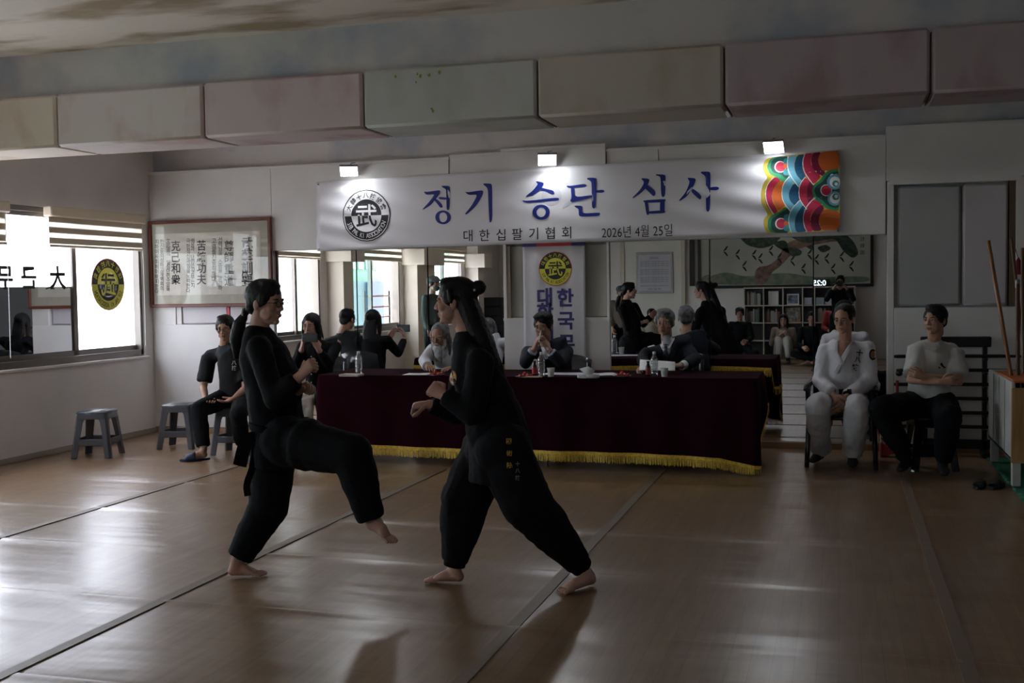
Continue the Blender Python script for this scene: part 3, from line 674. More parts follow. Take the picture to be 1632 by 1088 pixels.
# ------------------------------------------------------------------ calligraphy frame
fr = empty('calligraphy_frame', (-6.5, WALL - .06, 1.35), 'wooden framed ink calligraphy hanging beside the left windows', 'picture')
FW = mat('dark_red_wood', (.12, .035, .02), .35)
yf = WALL - .085; P = [at(224, 356, yf), at(430, 349, yf), at(436, 488, yf), at(228, 490, yf)]
x0, x1 = max(P[0].x, XL + .01), P[1].x; z0, z1 = 1.355, 2.285; t = .035
for a in ((x0, x1, z1 - t, z1), (x0, x1, z0, z0 + t)): MB().box(a[0], a[1], yf, yf + .045, a[2], a[3], c=.005).build('frame_rail', FW, fr)
for a in ((x0, x0 + t), (x1 - t, x1)): MB().box(a[0], a[1], yf, yf + .045, z0 + t, z1 - t, c=.005).build('frame_rail', FW, fr)
MB().box(x0 + t, x1 - t, yf + .022, yf + .04, z0 + t, z1 - t).build('mount', mat('beige_mount', (.40, .38, .31), .7), fr)
MB().box(x0 + .075, x1 - .13, yf + .019, yf + .0225, z0 + .13, z1 - .14).build('paper', mat('cream_paper', (.60, .58, .52), .7, col2=(.56, .53, .46)), fr)
MB().box(x0 + t, x1 - t, yf + .006, yf + .009, z0 + t, z1 - t).build('glass', clear('picture_glass', (1, 1, 1), .035), fr)
def column(body, px, ya, yb_, s, off=.012):
    m_ = MB()
    for i, ch in enumerate(body):
        py = ya + (yb_ - ya) * (i + .5) / len(body)
        if ch != ' ': put_text(m_, ch, frame_on(at(px, py, yf + .0185), (1, 0, 0), (0, 0, 1)), s, offset=off)
    m_.build('ink_column', INK, fr, kind='stuff')
column('武藝訓要', 394, 378, 456, .138, .02); column('尊師重道', 365, 382, 456, .118, .016)
column('선배님을 스승을 공경하', 351, 378, 462, .058); column('고道를진중히하다', 341, 379, 449, .062)
column('苦練功夫', 321, 382, 454, .118, .016); column('배움과 단련은의공부는지', 307, 380, 458, .055); column('극한정신과힘을노력한다', 300, 380, 467, .055)
column('克己和衆', 280, 383, 454, .118, .016); column('文武道의 일심단련수양을', 268, 380, 463, .055); column('한신을의성하고자역의의', 258, 381, 463, .055); column('지하여사회에이바지한다', 250, 381, 468, .055)
for px in (264, 391):
    c = at(px, 350 if px > 300 else 353, yf + .03); MB().tube([c + Vector((.012 * cos(k * pi / 4), 0, .012 * sin(k * pi / 4))) for k in range(9)], .003, 5).build('hook', DARKF, fr)

# ------------------------------------------------------------------ flood lamps, plus two added unseen ones
LEDM = mat('lit_led_panel', (1, 1, 1), .3, emit=(.92, .96, 1, 90))
LED_ADDED = mat('added_light_panel', (1, 1, 1), .3, emit=(.90, .94, 1, 170))  # panel of the two added lights behind the camera
def lamp(px, py, yaw_, pitch_, lab, en, pos=None):
    c = Vector(pos) if pos else at(px, py, WALL - .20); r = empty('flood_lamp', c, lab, 'lamp')
    M = Matrix.Translation(c) @ Matrix.Rotation(yaw_, 4, 'Z') @ Matrix.Rotation(pitch_, 4, 'X')
    MB().box(-.09, .09, .0, .03, -.075, .075, M=M, c=.004).build('housing', mat('lamp_grey', (.3, .3, .32), .4), r)
    MB().box(-.083, .083, -.004, .001, -.068, .068, M=M).build('led_panel', LED_ADDED if pos else LEDM, r)
    MB().tube([M @ Vector((0, .02, -.05)), M @ Vector((0, .06, -.06)), c + Vector((0, .17, -.02))], .006, 6).build('bracket', DARKF, r)
    MB().tube([M @ Vector((0, .03, .04)), c + Vector((-.01, .08, .09)), c + Vector((.01, .14, .1))], .003, 5).build('cable', INK, r)
    return r
lamp(556, 273, R(22), R(57), 'lit white flood lamp over the black-and-white crest at the banner left', 1)
lamp(872, 255, R(16), R(54), 'lit white flood lamp over the middle of the banner', 1)
lamp(1233, 235, R(-3), R(54), 'lit white flood lamp over the coloured right end of the banner', 1)

for x in (-1.35, -1.0): lamp(0, 0, pi, R(8), 'added unseen light for the floor streak, high on the far wall, %s one' % ('left' if x < -1.2 else 'right'), 1, pos=(x, YB + .16, 3.02))  # both added out of view so the floor catches a streak of light
# ------------------------------------------------------------------ judges' table
TX0, TX1, TY0, TY1, TZ = -4.42, -.62, 8.80, 9.58, .765
def folding_table(x0, x1, la, lb, label):
    r = empty('folding_table', ((x0 + x1) / 2, (TY0 + TY1) / 2, 0), label, 'table', 'tables under the burgundy cloth')
    MB().box(x0, x1, TY0 + .01, TY1 - .01, TZ - .035, TZ - .004, c=.006).build('tabletop', WOODL, r)
    for x in (la, lb):
        for y in (TY0 + .09, TY1 - .08): MB().tube([(x, y, .0), (x, y, .05), (x, y, TZ - .03)], [.016, .013, .013], 10).build('leg', DARKF, r, smooth=50)
        MB().tube([(x, TY0 + .09, .36), (x, TY1 - .08, .36)], .009, 8).build('crossbar', DARKF, r, smooth=50)
folding_table(TX0 + .03, -2.53, -4.02, -2.72, 'folding table hidden under the left half of the burgundy cloth')
folding_table(-2.51, TX1 - .03, -2.36, -.82, 'folding table hidden under the right half of the burgundy cloth')
cl = empty('tablecloth', ((TX0 + TX1) / 2, (TY0 + TY1) / 2, TZ), 'burgundy velvet tablecloth with gold fringe over the long judges table', 'tablecloth')
loop = []
def hem(x, y):
    if y <= TY0 + 1e-6: z = .165 - .05 * (x - TX0) / (TX1 - TX0) - .012 * sin((x - TX0) * 1.7); d = TX1 - x; z -= max(0, 1 - d / .28) ** .8 * .05
    elif x >= TX1 - 1e-6: d = y - TY0; z = .065 + min(1, d / .5) ** 1.3 * .42
    elif y >= TY1 - 1e-6: z = .68 + .01 * sin(x * 3)
    else: z = .42
    return z
st = .03
x = TX0
while x < TX1: loop.append((x, TY0, 0, -1)); x += st
y = TY0
while y < TY1: loop.append((TX1, y, 1, 0)); y += st
x = TX1
while x > TX0: loop.append((x, TY1, 0, 1)); x -= st
y = TY1
while y > TY0: loop.append((TX0, y, -1, 0)); y -= st
N = len(loop); rows = 9; V = []; hems = []
for k, (x, y, nx_, ny_) in enumerate(loop):
    zb = hem(x, y); fx = mnoise.noise(Vector((x * 2.3, y * 2.3, 1))) * .02
    hems.append((x, y, nx_, ny_, zb))
    for j in range(rows):
        t = j / (rows - 1); z = TZ * (1 - t) + zb * t
        o_ = .004 + .006 * min(1, t * 6) + t * (.012 * sin(k * .45) + .010 * sin(k * .17 + 1) + .02 + fx)
        if j == 0: o_ = 0; z = TZ
        V.append((x + nx_ * o_, y + ny_ * o_, z))
F = [(k * rows + j, ((k + 1) % N) * rows + j, ((k + 1) % N) * rows + j + 1, k * rows + j + 1) for k in range(N) for j in range(rows - 1)]
F.append(tuple(k * rows for k in range(N)))
m_ = MB(); m_.add(V, F); o = m_.build('cloth', VELVET, cl, smooth=50)
fr_ = MB(); band = MB(); random.seed(11)
low = [V[k * rows + rows - 1] for k in range(N)]
for k in range(N):
    a = Vector(low[k]); b_ = Vector(low[(k + 1) % N]); nv = Vector((loop[k][2], loop[k][3], 0)) * .003
    band.add([a + nv + Vector((0, 0, .012)), b_ + nv + Vector((0, 0, .012)), b_ + nv + Vector((0, 0, -.014)), a + nv + Vector((0, 0, -.014))], [(0, 1, 2, 3)])
    for q in range(4):
        p = a.lerp(b_, (q + .5) / 4) + nv; w_ = (b_ - a).normalized() * .0030; L_ = .062 + random.uniform(-.008, .008)
        if p.z - L_ - .014 < .006: L_ = max(.01, p.z - .02)
        d = Vector((random.uniform(-.006, .006), random.uniform(-.003, .003), -L_))
        t0 = p + Vector((0, 0, -.012)); fr_.add([t0 - w_, t0 + w_, t0 + w_ * .8 + d, t0 - w_ * .8 + d], [(0, 1, 2, 3)])
band.build('gold_band', GOLD, cl); fr_.build('gold_fringe', GOLD, cl, kind='stuff')

# ------------------------------------------------------------------ things on the table
PET = clear('clear_plastic', (.80, .83, .86), .32); CAPM = simple('white_cap', (.6, .6, .62), .4)
TT = TZ + .001
def tpt(px, py): return atZ(px, py, TT)
def bottle(px, py, label):
    c = tpt(px, py); r = empty('water_bottle', c, label, 'bottle', 'water bottles on the table')
    pr = [(.028, 0), (.031, .004), (.031, .03)]
    for k in range(7): z = .035 + k * .014; pr += [(.0315, z), (.0285, z + .005), (.0315, z + .010)]
    pr += [(.031, .14), (.026, .158), (.014, .178), (.012, .186)]
    MB().lathe(c, pr, 18).build('body', PET, r, smooth=60)
    MB().lathe(c, [(.0125, .184), (.014, .186), (.014, .203), (.012, .205)], 14).build('cap', CAPM, r, smooth=40)
bottle(572, 597, 'clear water bottle at the left end of the table'); bottle(863, 600, 'clear water bottle in front of the navy-suited man'); bottle(1043, 600, 'clear water bottle in front of the grey-haired man holding papers')
def cup(px, py, label):
    c = tpt(px, py); r = empty('paper_cup', c, label, 'cup', 'paper cups on the table')
    MB().lathe(c, [(.024, 0), (.032, .068), (.034, .070), (.034, .073), (.031, .073), (.023, .004)], 18).build('cup_wall', PAPER, r, smooth=60)
    g = MB()
    for k in range(3): g.tube([c + Vector((.0285 * sin(t), -.0288 * cos(t), .022 + k * .009)) for t in (-.35, -.1, .15, .4)], .0018, 4)
    g.build('grey_print', simple('print_grey', (.25, .27, .25)), r, kind='stuff')
cup(878, 600, 'white paper cup beside the bottle of the navy-suited man'); cup(1059, 600, 'white paper cup right of the bottle by the hand of the grey-haired man')
def drink(px, py, label, c1):
    c = tpt(px, py); r = empty('drink_bottle', c, label, 'bottle')
    MB().lathe(c, [(.019, 0), (.021, .003), (.021, .075), (.012, .10), (.011, .11)], 16).build('brown_glass', mat('brown_glass', (.04, .015, .008), .1), r, smooth=60)
    MB().lathe(c, [(.0215, .012), (.0215, .068)], 16).build('red_wrap', c1, r, smooth=60); MB().lathe(c, [(.013, .108), (.013, .124)], 12).build('cap', INK, r, smooth=40)
drink(852, 598, 'small drink bottle with red wrap left of the middle water bottle', mat('drink_red', (.45, .03, .04), .35)); drink(1033, 599, 'small dark drink bottle with red wrap beside the right water bottle', mat('drink_dark_red', (.22, .02, .02), .35))
TOM = mat('cherry_red', (.48, .03, .02), .25, spec=.6); random.seed(3)
for (px, py, where) in ((694, 598, 'in front of the bearded man'), (836, 601, 'left of the navy-suited man'), (991, 600, 'left of the grey-haired man')):
    c = tpt(px, py); MB().lathe(c, [(.05, 0), (.075, .008), (.078, .010), (.074, .011), (.05, .003)], 24).build('fruit_dish', simple('dish_grey', (.2, .2, .22), .3), None, smooth=50, label='shallow grey dish of cherry tomatoes ' + where, cat='dish')
    for k in range(9):
        a = k * 2.4; rr = .016 * math.sqrt(k) * 1.15; z = .016 if k else .034
        p = c + Vector((rr * cos(a), rr * sin(a), z)); MB().ball(p, (.014, .014, .0125), n=10, m=7).build('cherry_tomato', TOM, None, smooth=180, label='red cherry tomato in the dish ' + where, cat='fruit', group='cherry tomatoes in the dish ' + where)
def sheet(pts, name, label, cat, m=PAPER, par=None, h=.0015):
    """a thin leaf: four corners"""
    P = [Vector(p) for p in pts]; mb = MB(); n = 6; V = []
    nn = (P[1] - P[0]).cross(P[3] - P[0]).normalized()
    if nn.z < 0: nn = -nn
    for i in range(n + 1):
        for j in range(n + 1):
            p = (P[0] * (1 - i / n) + P[1] * (i / n)) * (1 - j / n) + (P[3] * (1 - i / n) + P[2] * (i / n)) * (j / n); V.append(p + nn * (.002 * sin(i * 1.1) * sin(j * .9) + .002))
    mb.add(V, [(i * (n + 1) + j, (i + 1) * (n + 1) + j, (i + 1) * (n + 1) + j + 1, i * (n + 1) + j + 1) for i in range(n) for j in range(n)])
    o = mb.build(name, m, par, smooth=180, label=label, cat=cat); s = o.modifiers.new('t', 'SOLIDIFY'); s.thickness = h; s.offset = 1; return o
def flat(cx_, cy_, w_, d_, a, z=TT, **k):
    c = Vector((cx_, cy_, z)); ax = Vector((cos(a), sin(a), 0)) * w_ / 2; ay = Vector((-sin(a), cos(a), 0)) * d_ / 2
    return sheet([c - ax - ay, c + ax - ay, c + ax + ay, c - ax + ay], **k)
p = tpt(665, 598); flat(p.x, p.y + .12, .30, .21, .1, name='paper_sheet', label='white score sheet in front of the bearded man', cat='paper')
p = tpt(900, 598); flat(p.x, p.y + .14, .42, .24, -.08, name='paper_sheet', label='white score sheet in front of the navy-suited man', cat='paper', m=simple('bluish_paper', (.55, .56, .66)))
p = tpt(960, 599); flat(p.x, p.y + .16, .21, .26, .5, name='paper_sheet', label='white sheet right of the tissue pack', cat='paper')
p = tpt(848, 602); flat(p.x, p.y + .03, .15, .07, .15, name='snack_wrapper', label='crumpled pale snack wrapper below the small red drink bottle', cat='wrapper', m=mat('wrapper', (.55, .52, .45), .4, col2=(.5, .25, .15), nscale=30), h=.008)
c = tpt(555, 600); MB().box(c.x - .09, c.x + .09, c.y, c.y + .13, TT, TT + .018, c=.003).build('notebook', simple('notebook_grey', (.42, .38, .33), .6), None, label='small closed notebook at the left end of the table', cat='notebook')
c = tpt(936, 603); r = empty('tissue_pack', c, 'soft tissue pack with a tissue pulled up', 'tissues')
MB().box(c.x - .085, c.x + .085, c.y - .0, c.y + .09, TT, TT + .03, c=.008).build('pack', mat('tissue_pack_print', (.55, .56, .6), .4, col2=(.3, .32, .36), nscale=18, nlo=.5, nhi=.55), r, smooth=50)
tb = MB(); tb.add([c + Vector(v) for v in ((-.03, .045, .028), (.03, .045, .028), (.05, .06, .06), (.0, .05, .095), (-.075, .04, .075), (-.05, .05, .05))], [(0, 1, 5), (1, 2, 5), (2, 3, 5), (3, 4, 5)])
o = tb.build('tissue', PAPER, r, smooth=180); s = o.modifiers.new('t', 'SOLIDIFY'); s.thickness = .002

# ------------------------------------------------------------------ stools and chairs
def stool(px, py, rz, label, m=PLASTIC, pos=None, h=.43):
    c = Vector(pos) if pos else atZ(px, py, 0); r = empty('plastic_stool', (c.x, c.y, 0), label, 'stool', 'grey plastic stools')
    M = Matrix.Translation((c.x, c.y, 0)) @ Matrix.Rotation(rz, 4, 'Z')
    T, B_ = .132, .182
    MB().box(-.145, .145, -.145, .145, h - .03, h, M=M, c=.02).build('seat', m, r, smooth=45)
    MB().box(-.10, .10, -.10, .10, h - .004, h + .004, M=M, c=.003).build('seat_rim', m, r, smooth=45)
    for sx_ in (-1, 1):
        for sy_ in (-1, 1):
            q = MB()
            def rowz(z, w_, t_=.014):
                f = z / h; o_ = B_ + (T - B_) * f
                return [M @ Vector((sx_ * a, sy_ * b_, z)) for a, b_ in ((o_, o_ - w_), (o_ + .006, o_ - .012), (o_ - .012, o_ + .006), (o_ - w_, o_), (o_ - w_, o_ - t_), (o_ - t_, o_ - w_))]
            zs = [(0, .052), (.10, .055), (.2, .055), (.33, .062), (.385, .085), (.405, .12)]; V = []
            for z, w_ in zs: V += rowz(z, w_)
            F = [(6 * i + j, 6 * i + (j + 1) % 6, 6 * i + 6 + (j + 1) % 6, 6 * i + 6 + j) for i in range(len(zs) - 1) for j in range(6)] + [(0, 1, 2, 3, 4, 5), tuple(6 * (len(zs) - 1) + j for j in range(6))]
            q.add(V, F); q.build('leg', m, r, smooth=40)
    for k in range(4):
        Mk = M @ Matrix.Rotation(k * pi / 2, 4, 'Z')
        o_ = T + .014; MB().box(-o_ + .03, o_ - .03, -o_, -o_ + .014, h - .075, h - .02, M=Mk, c=.004).build('apron', m, r, smooth=40)
        f = .15 / h; o_ = B_ + (T - B_) * f; MB().box(-o_ + .02, o_ - .02, -o_ - .0, -o_ + .014, .115, .175, M=Mk, c=.004).build('stretcher', m, r, smooth=40)
    return r
stool(157, 726, .27, 'empty grey plastic stool standing alone by the left wall')
stool(290, 712, .22, 'empty grey plastic stool beside the seated man in a black t-shirt')
stool(0, 0, .1, 'grey plastic stool under the man in a black t-shirt', pos=(-5.42, 9.08, 0))
stool(0, 0, .2, 'dark plastic stool under the man in a white t-shirt', GLOSSBLK, pos=(.70, 9.42, 0))

def armchair(x, y, rz, label):
    r = empty('plastic_armchair', (x, y, 0), label, 'chair'); M = Matrix.Translation((x, y, 0)) @ Matrix.Rotation(rz, 4, 'Z'); m = mat('navy_plastic', (.010, .013, .022), .16, spec=.7)
    MB().box(-.23, .23, -.23, .22, .39, .425, M=M, c=.015).build('seat', m, r, smooth=45)
    for s_ in (-1, 1):
        MB().tube([M @ Vector(p) for p in ((s_ * .27, -.24, 0), (s_ * .255, -.22, .4), (s_ * .26, -.23, .6), (s_ * .265, -.18, .655))], [(.02, .032)] * 4, 8, side=(0, 1, 0)).build('leg', m, r, smooth=50)
        MB().tube([M @ Vector(p) for p in ((s_ * .25, .30, 0), (s_ * .23, .24, .4), (s_ * .24, .25, .66))], [(.02, .032)] * 3, 8, side=(0, 1, 0)).build('leg', m, r, smooth=50)
        MB().tube([M @ Vector(p) for p in ((s_ * .268, -.24, .635), (s_ * .27, -.15, .665), (s_ * .265, .1, .665), (s_ * .24, .25, .69))], [(.014, .03)] * 4, 8, side=M.to_3x3() @ Vector((1, 0, 0))).build('armrest', m, r, smooth=50)
    b_ = MB()
    for k in range(5): x_ = -.16 + k * .08; b_.tube([M @ Vector((x_, .22, .41)), M @ Vector((x_ * 1.05, .27, .6)), M @ Vector((x_ * 1.0, .31, .82))], [(.01, .028)] * 3, 6, side=M.to_3x3() @ Vector((1, 0, 0)))
    b_.build('back_slats', m, r, smooth=50, kind='stuff')
    MB().tube([M @ Vector(p) for p in ((-.25, .25, .64), (-.22, .31, .80), (-.1, .335, .86), (.1, .335, .86), (.22, .31, .80), (.25, .25, .64))], [(.014, .035)] * 6, 8, side=(0, 0, 1)).build('back_rim', m, r, smooth=50)
armchair(.03, 9.50, -.06, 'dark navy plastic armchair under the man in white uniform')
def chair(x, y, rz, label):
    r = empty('folding_chair', (x, y, 0), label, 'chair', 'black chairs behind the table'); M = Matrix.Translation((x, y, 0)) @ Matrix.Rotation(rz, 4, 'Z')
    MB().box(-.20, .20, -.20, .20, .41, .455, M=M, c=.018).build('seat', GLOSSBLK, r, smooth=45)
    b_ = MB(); V = []
    for i in range(9):
        u = -1 + i / 4
        for z in (.60, .70, .82 + .05 * cos(u * 1.4)): V.append(M @ Vector((u * .21, .20 + .035 * cos(u * 1.5) + (z - .6) * .15, z)))
    b_.add(V, [(3 * i + j, 3 * i + 3 + j, 3 * i + 4 + j, 3 * i + 1 + j) for i in range(8) for j in range(2)]); o = b_.build('backrest', GLOSSBLK, r, smooth=180); s = o.modifiers.new('t', 'SOLIDIFY'); s.thickness = .025
    for s_ in (-1, 1):
        MB().tube([M @ Vector(p) for p in ((s_ * .19, -.22, 0), (s_ * .19, -.05, .3), (s_ * .19, .21, .62), (s_ * .185, .24, .8))], .010, 8).build('frame_leg', CHROME, r, smooth=60)
        MB().tube([M @ Vector(p) for p in ((s_ * .175, .26, 0), (s_ * .175, .05, .3), (s_ * .175, -.12, .42))], .010, 8).build('frame_leg', CHROME, r, smooth=60)
chair(-3.52, 9.86, .1, 'black chair under the white-bearded man'); chair(-2.50, 9.88, -.25, 'black chair under the navy-suited man'); chair(-1.40, 9.86, 0, 'black chair under the grey-haired man in a suit')
chair(-4.88, 9.72, .1, 'black chair under the woman holding a phone')

# ------------------------------------------------------------------ weapon corner on the right
BW = mat('black_lacquer', (.012, .011, .011), .3, spec=.4)
yr = WALL - .18
rk = empty('weapon_rack', (1.02, yr, 0), 'black wooden weapon rack against the right of the back wall', 'rack')
for x in (.72, 1.20): MB().box(x - .02, x + .02, yr - .02, yr + .02, 0.03, .97, c=.004).build('post', BW, rk)
for x in (.72, 1.20): MB().box(x - .03, x + .03, yr - .16, yr + .15, 0.0, .05, c=.006).build('foot', BW, rk)
MB().box(.68, 1.25, yr - .025, yr + .02, .94, 1.03, c=.008).build('top_board', BW, rk)
MB().box(.70, 1.42, yr - .02, yr + .02, .06, .14, c=.005).build('bottom_board', BW, rk)
for k in range(6):
    z = .86 - k * .122
    for x in (.72, 1.20): MB().box(x - .016, x + .016, yr - .085, yr - .02, z - .028, z - .014).build('peg', BW, rk)
    a, e_ = .46 + .02 * (k % 2), 1.62
    s_ = MB(); s_.tube([(a, yr - .055, z), (a + .03, yr - .055, z), (a + .25, yr - .055, z + .004), (e_ - .3, yr - .055, z + .006), (e_, yr - .055, z)], [(.012, .012), (.016, .013), (.016, .012), (.015, .011), (.006, .006)], 8)
    r = empty('practice_sword', (1.0, yr - .055, z), 'black practice sword on the rack, %s' % ('topmost', 'second from the top', 'third from the top', 'fourth from the top', 'fifth from the top', 'lowest')[k], 'sword', 'practice swords on the rack')
    s_.build('scabbard', BW, r, smooth=60); MB().lathe((a + .24, yr - .055, z + .004), [(.02, -.003), (.024, 0), (.02, .003)], 12, Matrix.Rotation(pi / 2, 3, 'Y')).build('guard', DARKF, r)
# white stand with staffs
ws = empty('staff_stand', (1.45, 9.1, 0), 'white panelled stand with orange rim holding wooden staffs', 'stand')
SX0, SX1, SY0, SY1 = 1.18, 1.55, 8.50, 9.75
WP = mat('white_stand_paint', (.50, .49, .47), .5, col2=(.40, .40, .38), nscale=4); ORG = mat('orange_fabric', (.50, .14, .03), .6)
MB().box(SX0, SX0 + .025, SY0, SY1, .22, .78, c=.004).build('side_panel', WP, ws); MB().box(SX1 - .02, SX1, SY0, SY1, .22, .78, c=.004).build('side_panel', WP, ws)
for y in (8.81, 9.12, 9.43): MB().box(SX0 - .004, SX0 + .002, y - .004, y + .004, .24, .77).build('panel_groove', simple('groove_grey', (.2, .2, .19)), ws)
MB().box(SX0, SX1, SY0 - .004, SY0 + .02, .20, .74, c=.004).build('end_panel', WOODL, ws); MB().box(SX0, SX1, SY1 - .02, SY1, .22, .78, c=.004).build('end_panel', WP, ws)
MB().box(SX0, SX1, SY0, SY1, .22, .24).build('bottom_board', WP, ws)
MB().box(SX0 + .02, SX1, SY0 + .1, SY1 - .3, .765, .79, c=.006).build('orange_rim', ORG, ws)
for x, y in ((SX0 + .04, SY0 + .05), (SX0 + .04, SY1 - .06), (SX1 - .04, SY0 + .05), (SX1 - .04, SY1 - .06)): MB().box(x - .03, x + .03, y - .03, y + .03, .03, .24, c=.004).build('leg', WP, ws); MB().tube([(x, y, .0), (x, y, .03)], .016, 8).build('caster', DARKF, ws)
STF = mat('varnished_staff', (.28, .13, .045), .35, col2=(.20, .08, .03), nscale=6, stretch=(8, 8, .5)); DST = mat('dark_staff', (.10, .045, .02), .35)
def staff(b_, t_, r_, m, lab):
    B2, T2 = Vector(b_), Vector(t_); MB().tube([B2, B2.lerp(T2, .5), T2 - (T2 - B2).normalized() * .004, T2], [r_, r_, r_, r_ * .8], 10).build('wooden_staff', m, None, smooth=50, label=lab, cat='staff', group='staffs in the white stand')
t1 = at(1575, 383, 9.0); staff((1.33, 9.0, .27), t1, .015, STF, 'pale wooden staff leaning left out of the white stand')
staff((1.36, 9.15, .27), at(1630, 395, 9.3), .015, DST, 'dark wooden staff nearest right of the pale leaning one')
staff((1.40, 9.0, .27), at(1640, 430, 9.1), .016, STF, 'thick varnished staff at the right edge of the frame')
staff((1.29, 8.95, .27), at(1622, 448, 9.15), .015, DST, 'dark staff with a steel collar in the white stand')
staff((1.37, 8.8, .27), at(1650, 505, 8.9), .016, STF, 'short varnished staff leaning right in the stand')
staff((1.45, 9.3, .27), at(1612, 380, 9.7), .012, DST, 'thin dark staff standing upright at the back of the stand')
c = at(1622, 448, 9.15); MB().lathe(c, [(.018, -.05), (.018, 0), (.012, .015)], 12).build('spear_collar', CHROME, None, smooth=50, label='steel collar and spear tip on the dark staff', cat='spear tip')
c = at(1623, 420, 9.9); r = empty('hanging_tassel', c, 'dark red tassel hanging near the right edge above the staffs', 'tassel')
MB().lathe(c, [(.004, .05), (.022, .02), (.032, -.04), (.03, -.09)], 12).build('tassel', mat('dark_red_yarn', (.14, .008, .015), .8), r, smooth=60); MB().tube([c + Vector((0, 0, .04)), c + Vector((.02, WALL - .03 - c.y, .2))], .003, 5).build('cord', INK, r)
# green mat
gm = MB(); x0, x1, y0_, y1_ = 1.20, 2.2, 7.6, 9.95; out = []; n_ = 46
for k in range(n_ + 1):
    y = y0_ + (y1_ - y0_) * k / n_; out.append((x0 + (.018 if k % 2 else -.004), y))
for k in range(n_): pass
V = []
for x, y in out: V += [(x, y, .003), (x, y, .022), (x1, y, .022), (x1, y, .003)]
F = []
for k in range(n_): F += [(4 * k + 1, 4 * k + 2, 4 * k + 6, 4 * k + 5), (4 * k, 4 * k + 1, 4 * k + 5, 4 * k + 4)]
gm.add(V, F + [(0, 1, 2, 3), tuple(4 * n_ + j for j in (3, 2, 1, 0))]); gm.build('foam_mat', mat('green_foam', (.02, .16, .09), .7, bump=.2, bscale=90), None, label='green interlocking foam mat with toothed edge under the white stand', cat='mat')
def slipper(cx_, cy_, rz, m, label, nm='slipper', z=0.001):
    r = empty(nm, (cx_, cy_, z), label, 'slipper', None); M = Matrix.Translation((cx_, cy_, z)) @ Matrix.Rotation(rz, 4, 'Z')
    V = []; n = 14
    for zz in (0, .018):
        for k in range(20):
            a = 2 * pi * k / 20; V.append(M @ Vector((.043 * cos(a) * (1 + .12 * sin(a)), .13 * sin(a), zz)))
    mb = MB(); mb.add(V, [tuple(range(20)), tuple(range(39, 19, -1))] + [(k, (k + 1) % 20, 20 + (k + 1) % 20, 20 + k) for k in range(20)]); mb.build('sole', m, r, smooth=40)
    V = []; 
    for i in range(5):
        y = .02 + i * .02
        for k in range(9):
            a = pi * k / 8; V.append(M @ Vector((.044 * cos(a) * (1 - i * .05), y, .016 + .042 * sin(a) * (1 - i * .1))))
    mb = MB(); mb.add(V, [(9 * i + k, 9 * i + k + 1, 9 * i + 10 + k, 9 * i + 9 + k) for i in range(4) for k in range(8)]); o = mb.build('strap', m, r, smooth=180); s = o.modifiers.new('t', 'SOLIDIFY'); s.thickness = .005
NVS = mat('navy_rubber', (.012, .02, .06), .5); BKS = mat('black_rubber', (.012, .012, .014), .6)
c = atZ(1562, 775, 0); slipper(c.x, c.y, 2.9, BKS, 'left one of two dark slippers on the floor by the green mat'); c = atZ(1590, 776, 0); slipper(c.x, c.y, 2.75, BKS, 'right one of two dark slippers, touching the green mat')
# small things between the two seated men
c = atZ(1430, 712, 0); c.y = 10.0
r = empty('tasselled_sword', (c.x, 10.05, 0), 'upright red-handled sword leaning on the wall between the two seated men', 'sword')
b0 = at(1424, 690, 10.05); b1 = at(1430, 640, 10.1); b2 = at(1430, 606, 10.12); b3 = at(1433, 595, 10.12); b0.z = max(b0.z, .01)
MB().tube([b0, b1], [.01, .014], 8).build('scabbard', BW, r, smooth=60); MB().tube([b1, b2], .012, 8).build('red_handle', mat('red_wrap_cord', (.30, .015, .02), .5), r, smooth=60); MB().ball(b3, (.03, .03, .025)).build('pommel', BW, r, smooth=180)
MB().tube([(b0.x, 10.05, .0), b0], .01, 8).build('scabbard_tip', BW, r)
MB().box(.34, .52, 9.95, 10.12, .003, .25, c=.01).build('gift_bag', mat('red_print_bag', (.35, .03, .03), .5, col2=(.5, .45, .35), nscale=14, nlo=.52, nhi=.55), None, label='small red patterned bag on the floor behind the men at right', cat='bag')

# ------------------------------------------------------------------ the far side of the room, seen in the mirrors
YR = YB + .02
SH = 24  # the middle mirror is turned a little
def mr(px, py, Y, s=True): return mir(px + (0 if px > 1296 or not s else 10), py, Y)
bk = empty('bookcase', (-.9, YR + .15, 0), 'cream open bookcase full of books on the far wall, seen in the mirror', 'bookcase')
CRM = mat('cream_laminate', (.55, .52, .44), .5)
BX0, BX1, BZ0, BZ1 = -2.0, .30, .0, 1.44; NC = 6; cw = (BX1 - BX0) / NC
rowsz = [.02, .37, .73, 1.08, 1.44]
for k in range(NC + 1): x = BX0 + k * cw; MB().box(x - .011, x + .011, YR, YR + .29, 0, 1.455).build('upright', CRM, bk)
for z in rowsz: MB().box(BX0 - .01, BX1 + .01, YR, YR + .285, z - .011, z + .011).build('shelf', CRM, bk)
MB().box(BX0, BX1, YR - .0, YR + .006, 0, 1.45).build('back_panel', mat('dark_backboard', (.10, .10, .12)), bk)
BKC = [simple('book_%d' % i, c, .6) for i, c in enumerate(((.35, .34, .30), (.18, .22, .2), (.08, .1, .16), (.4, .38, .36), (.2, .08, .07), (.12, .16, .13)))]
random.seed(21)
BW_ = ['pale grey', 'dark green', 'navy', 'off-white', 'maroon', 'black green']
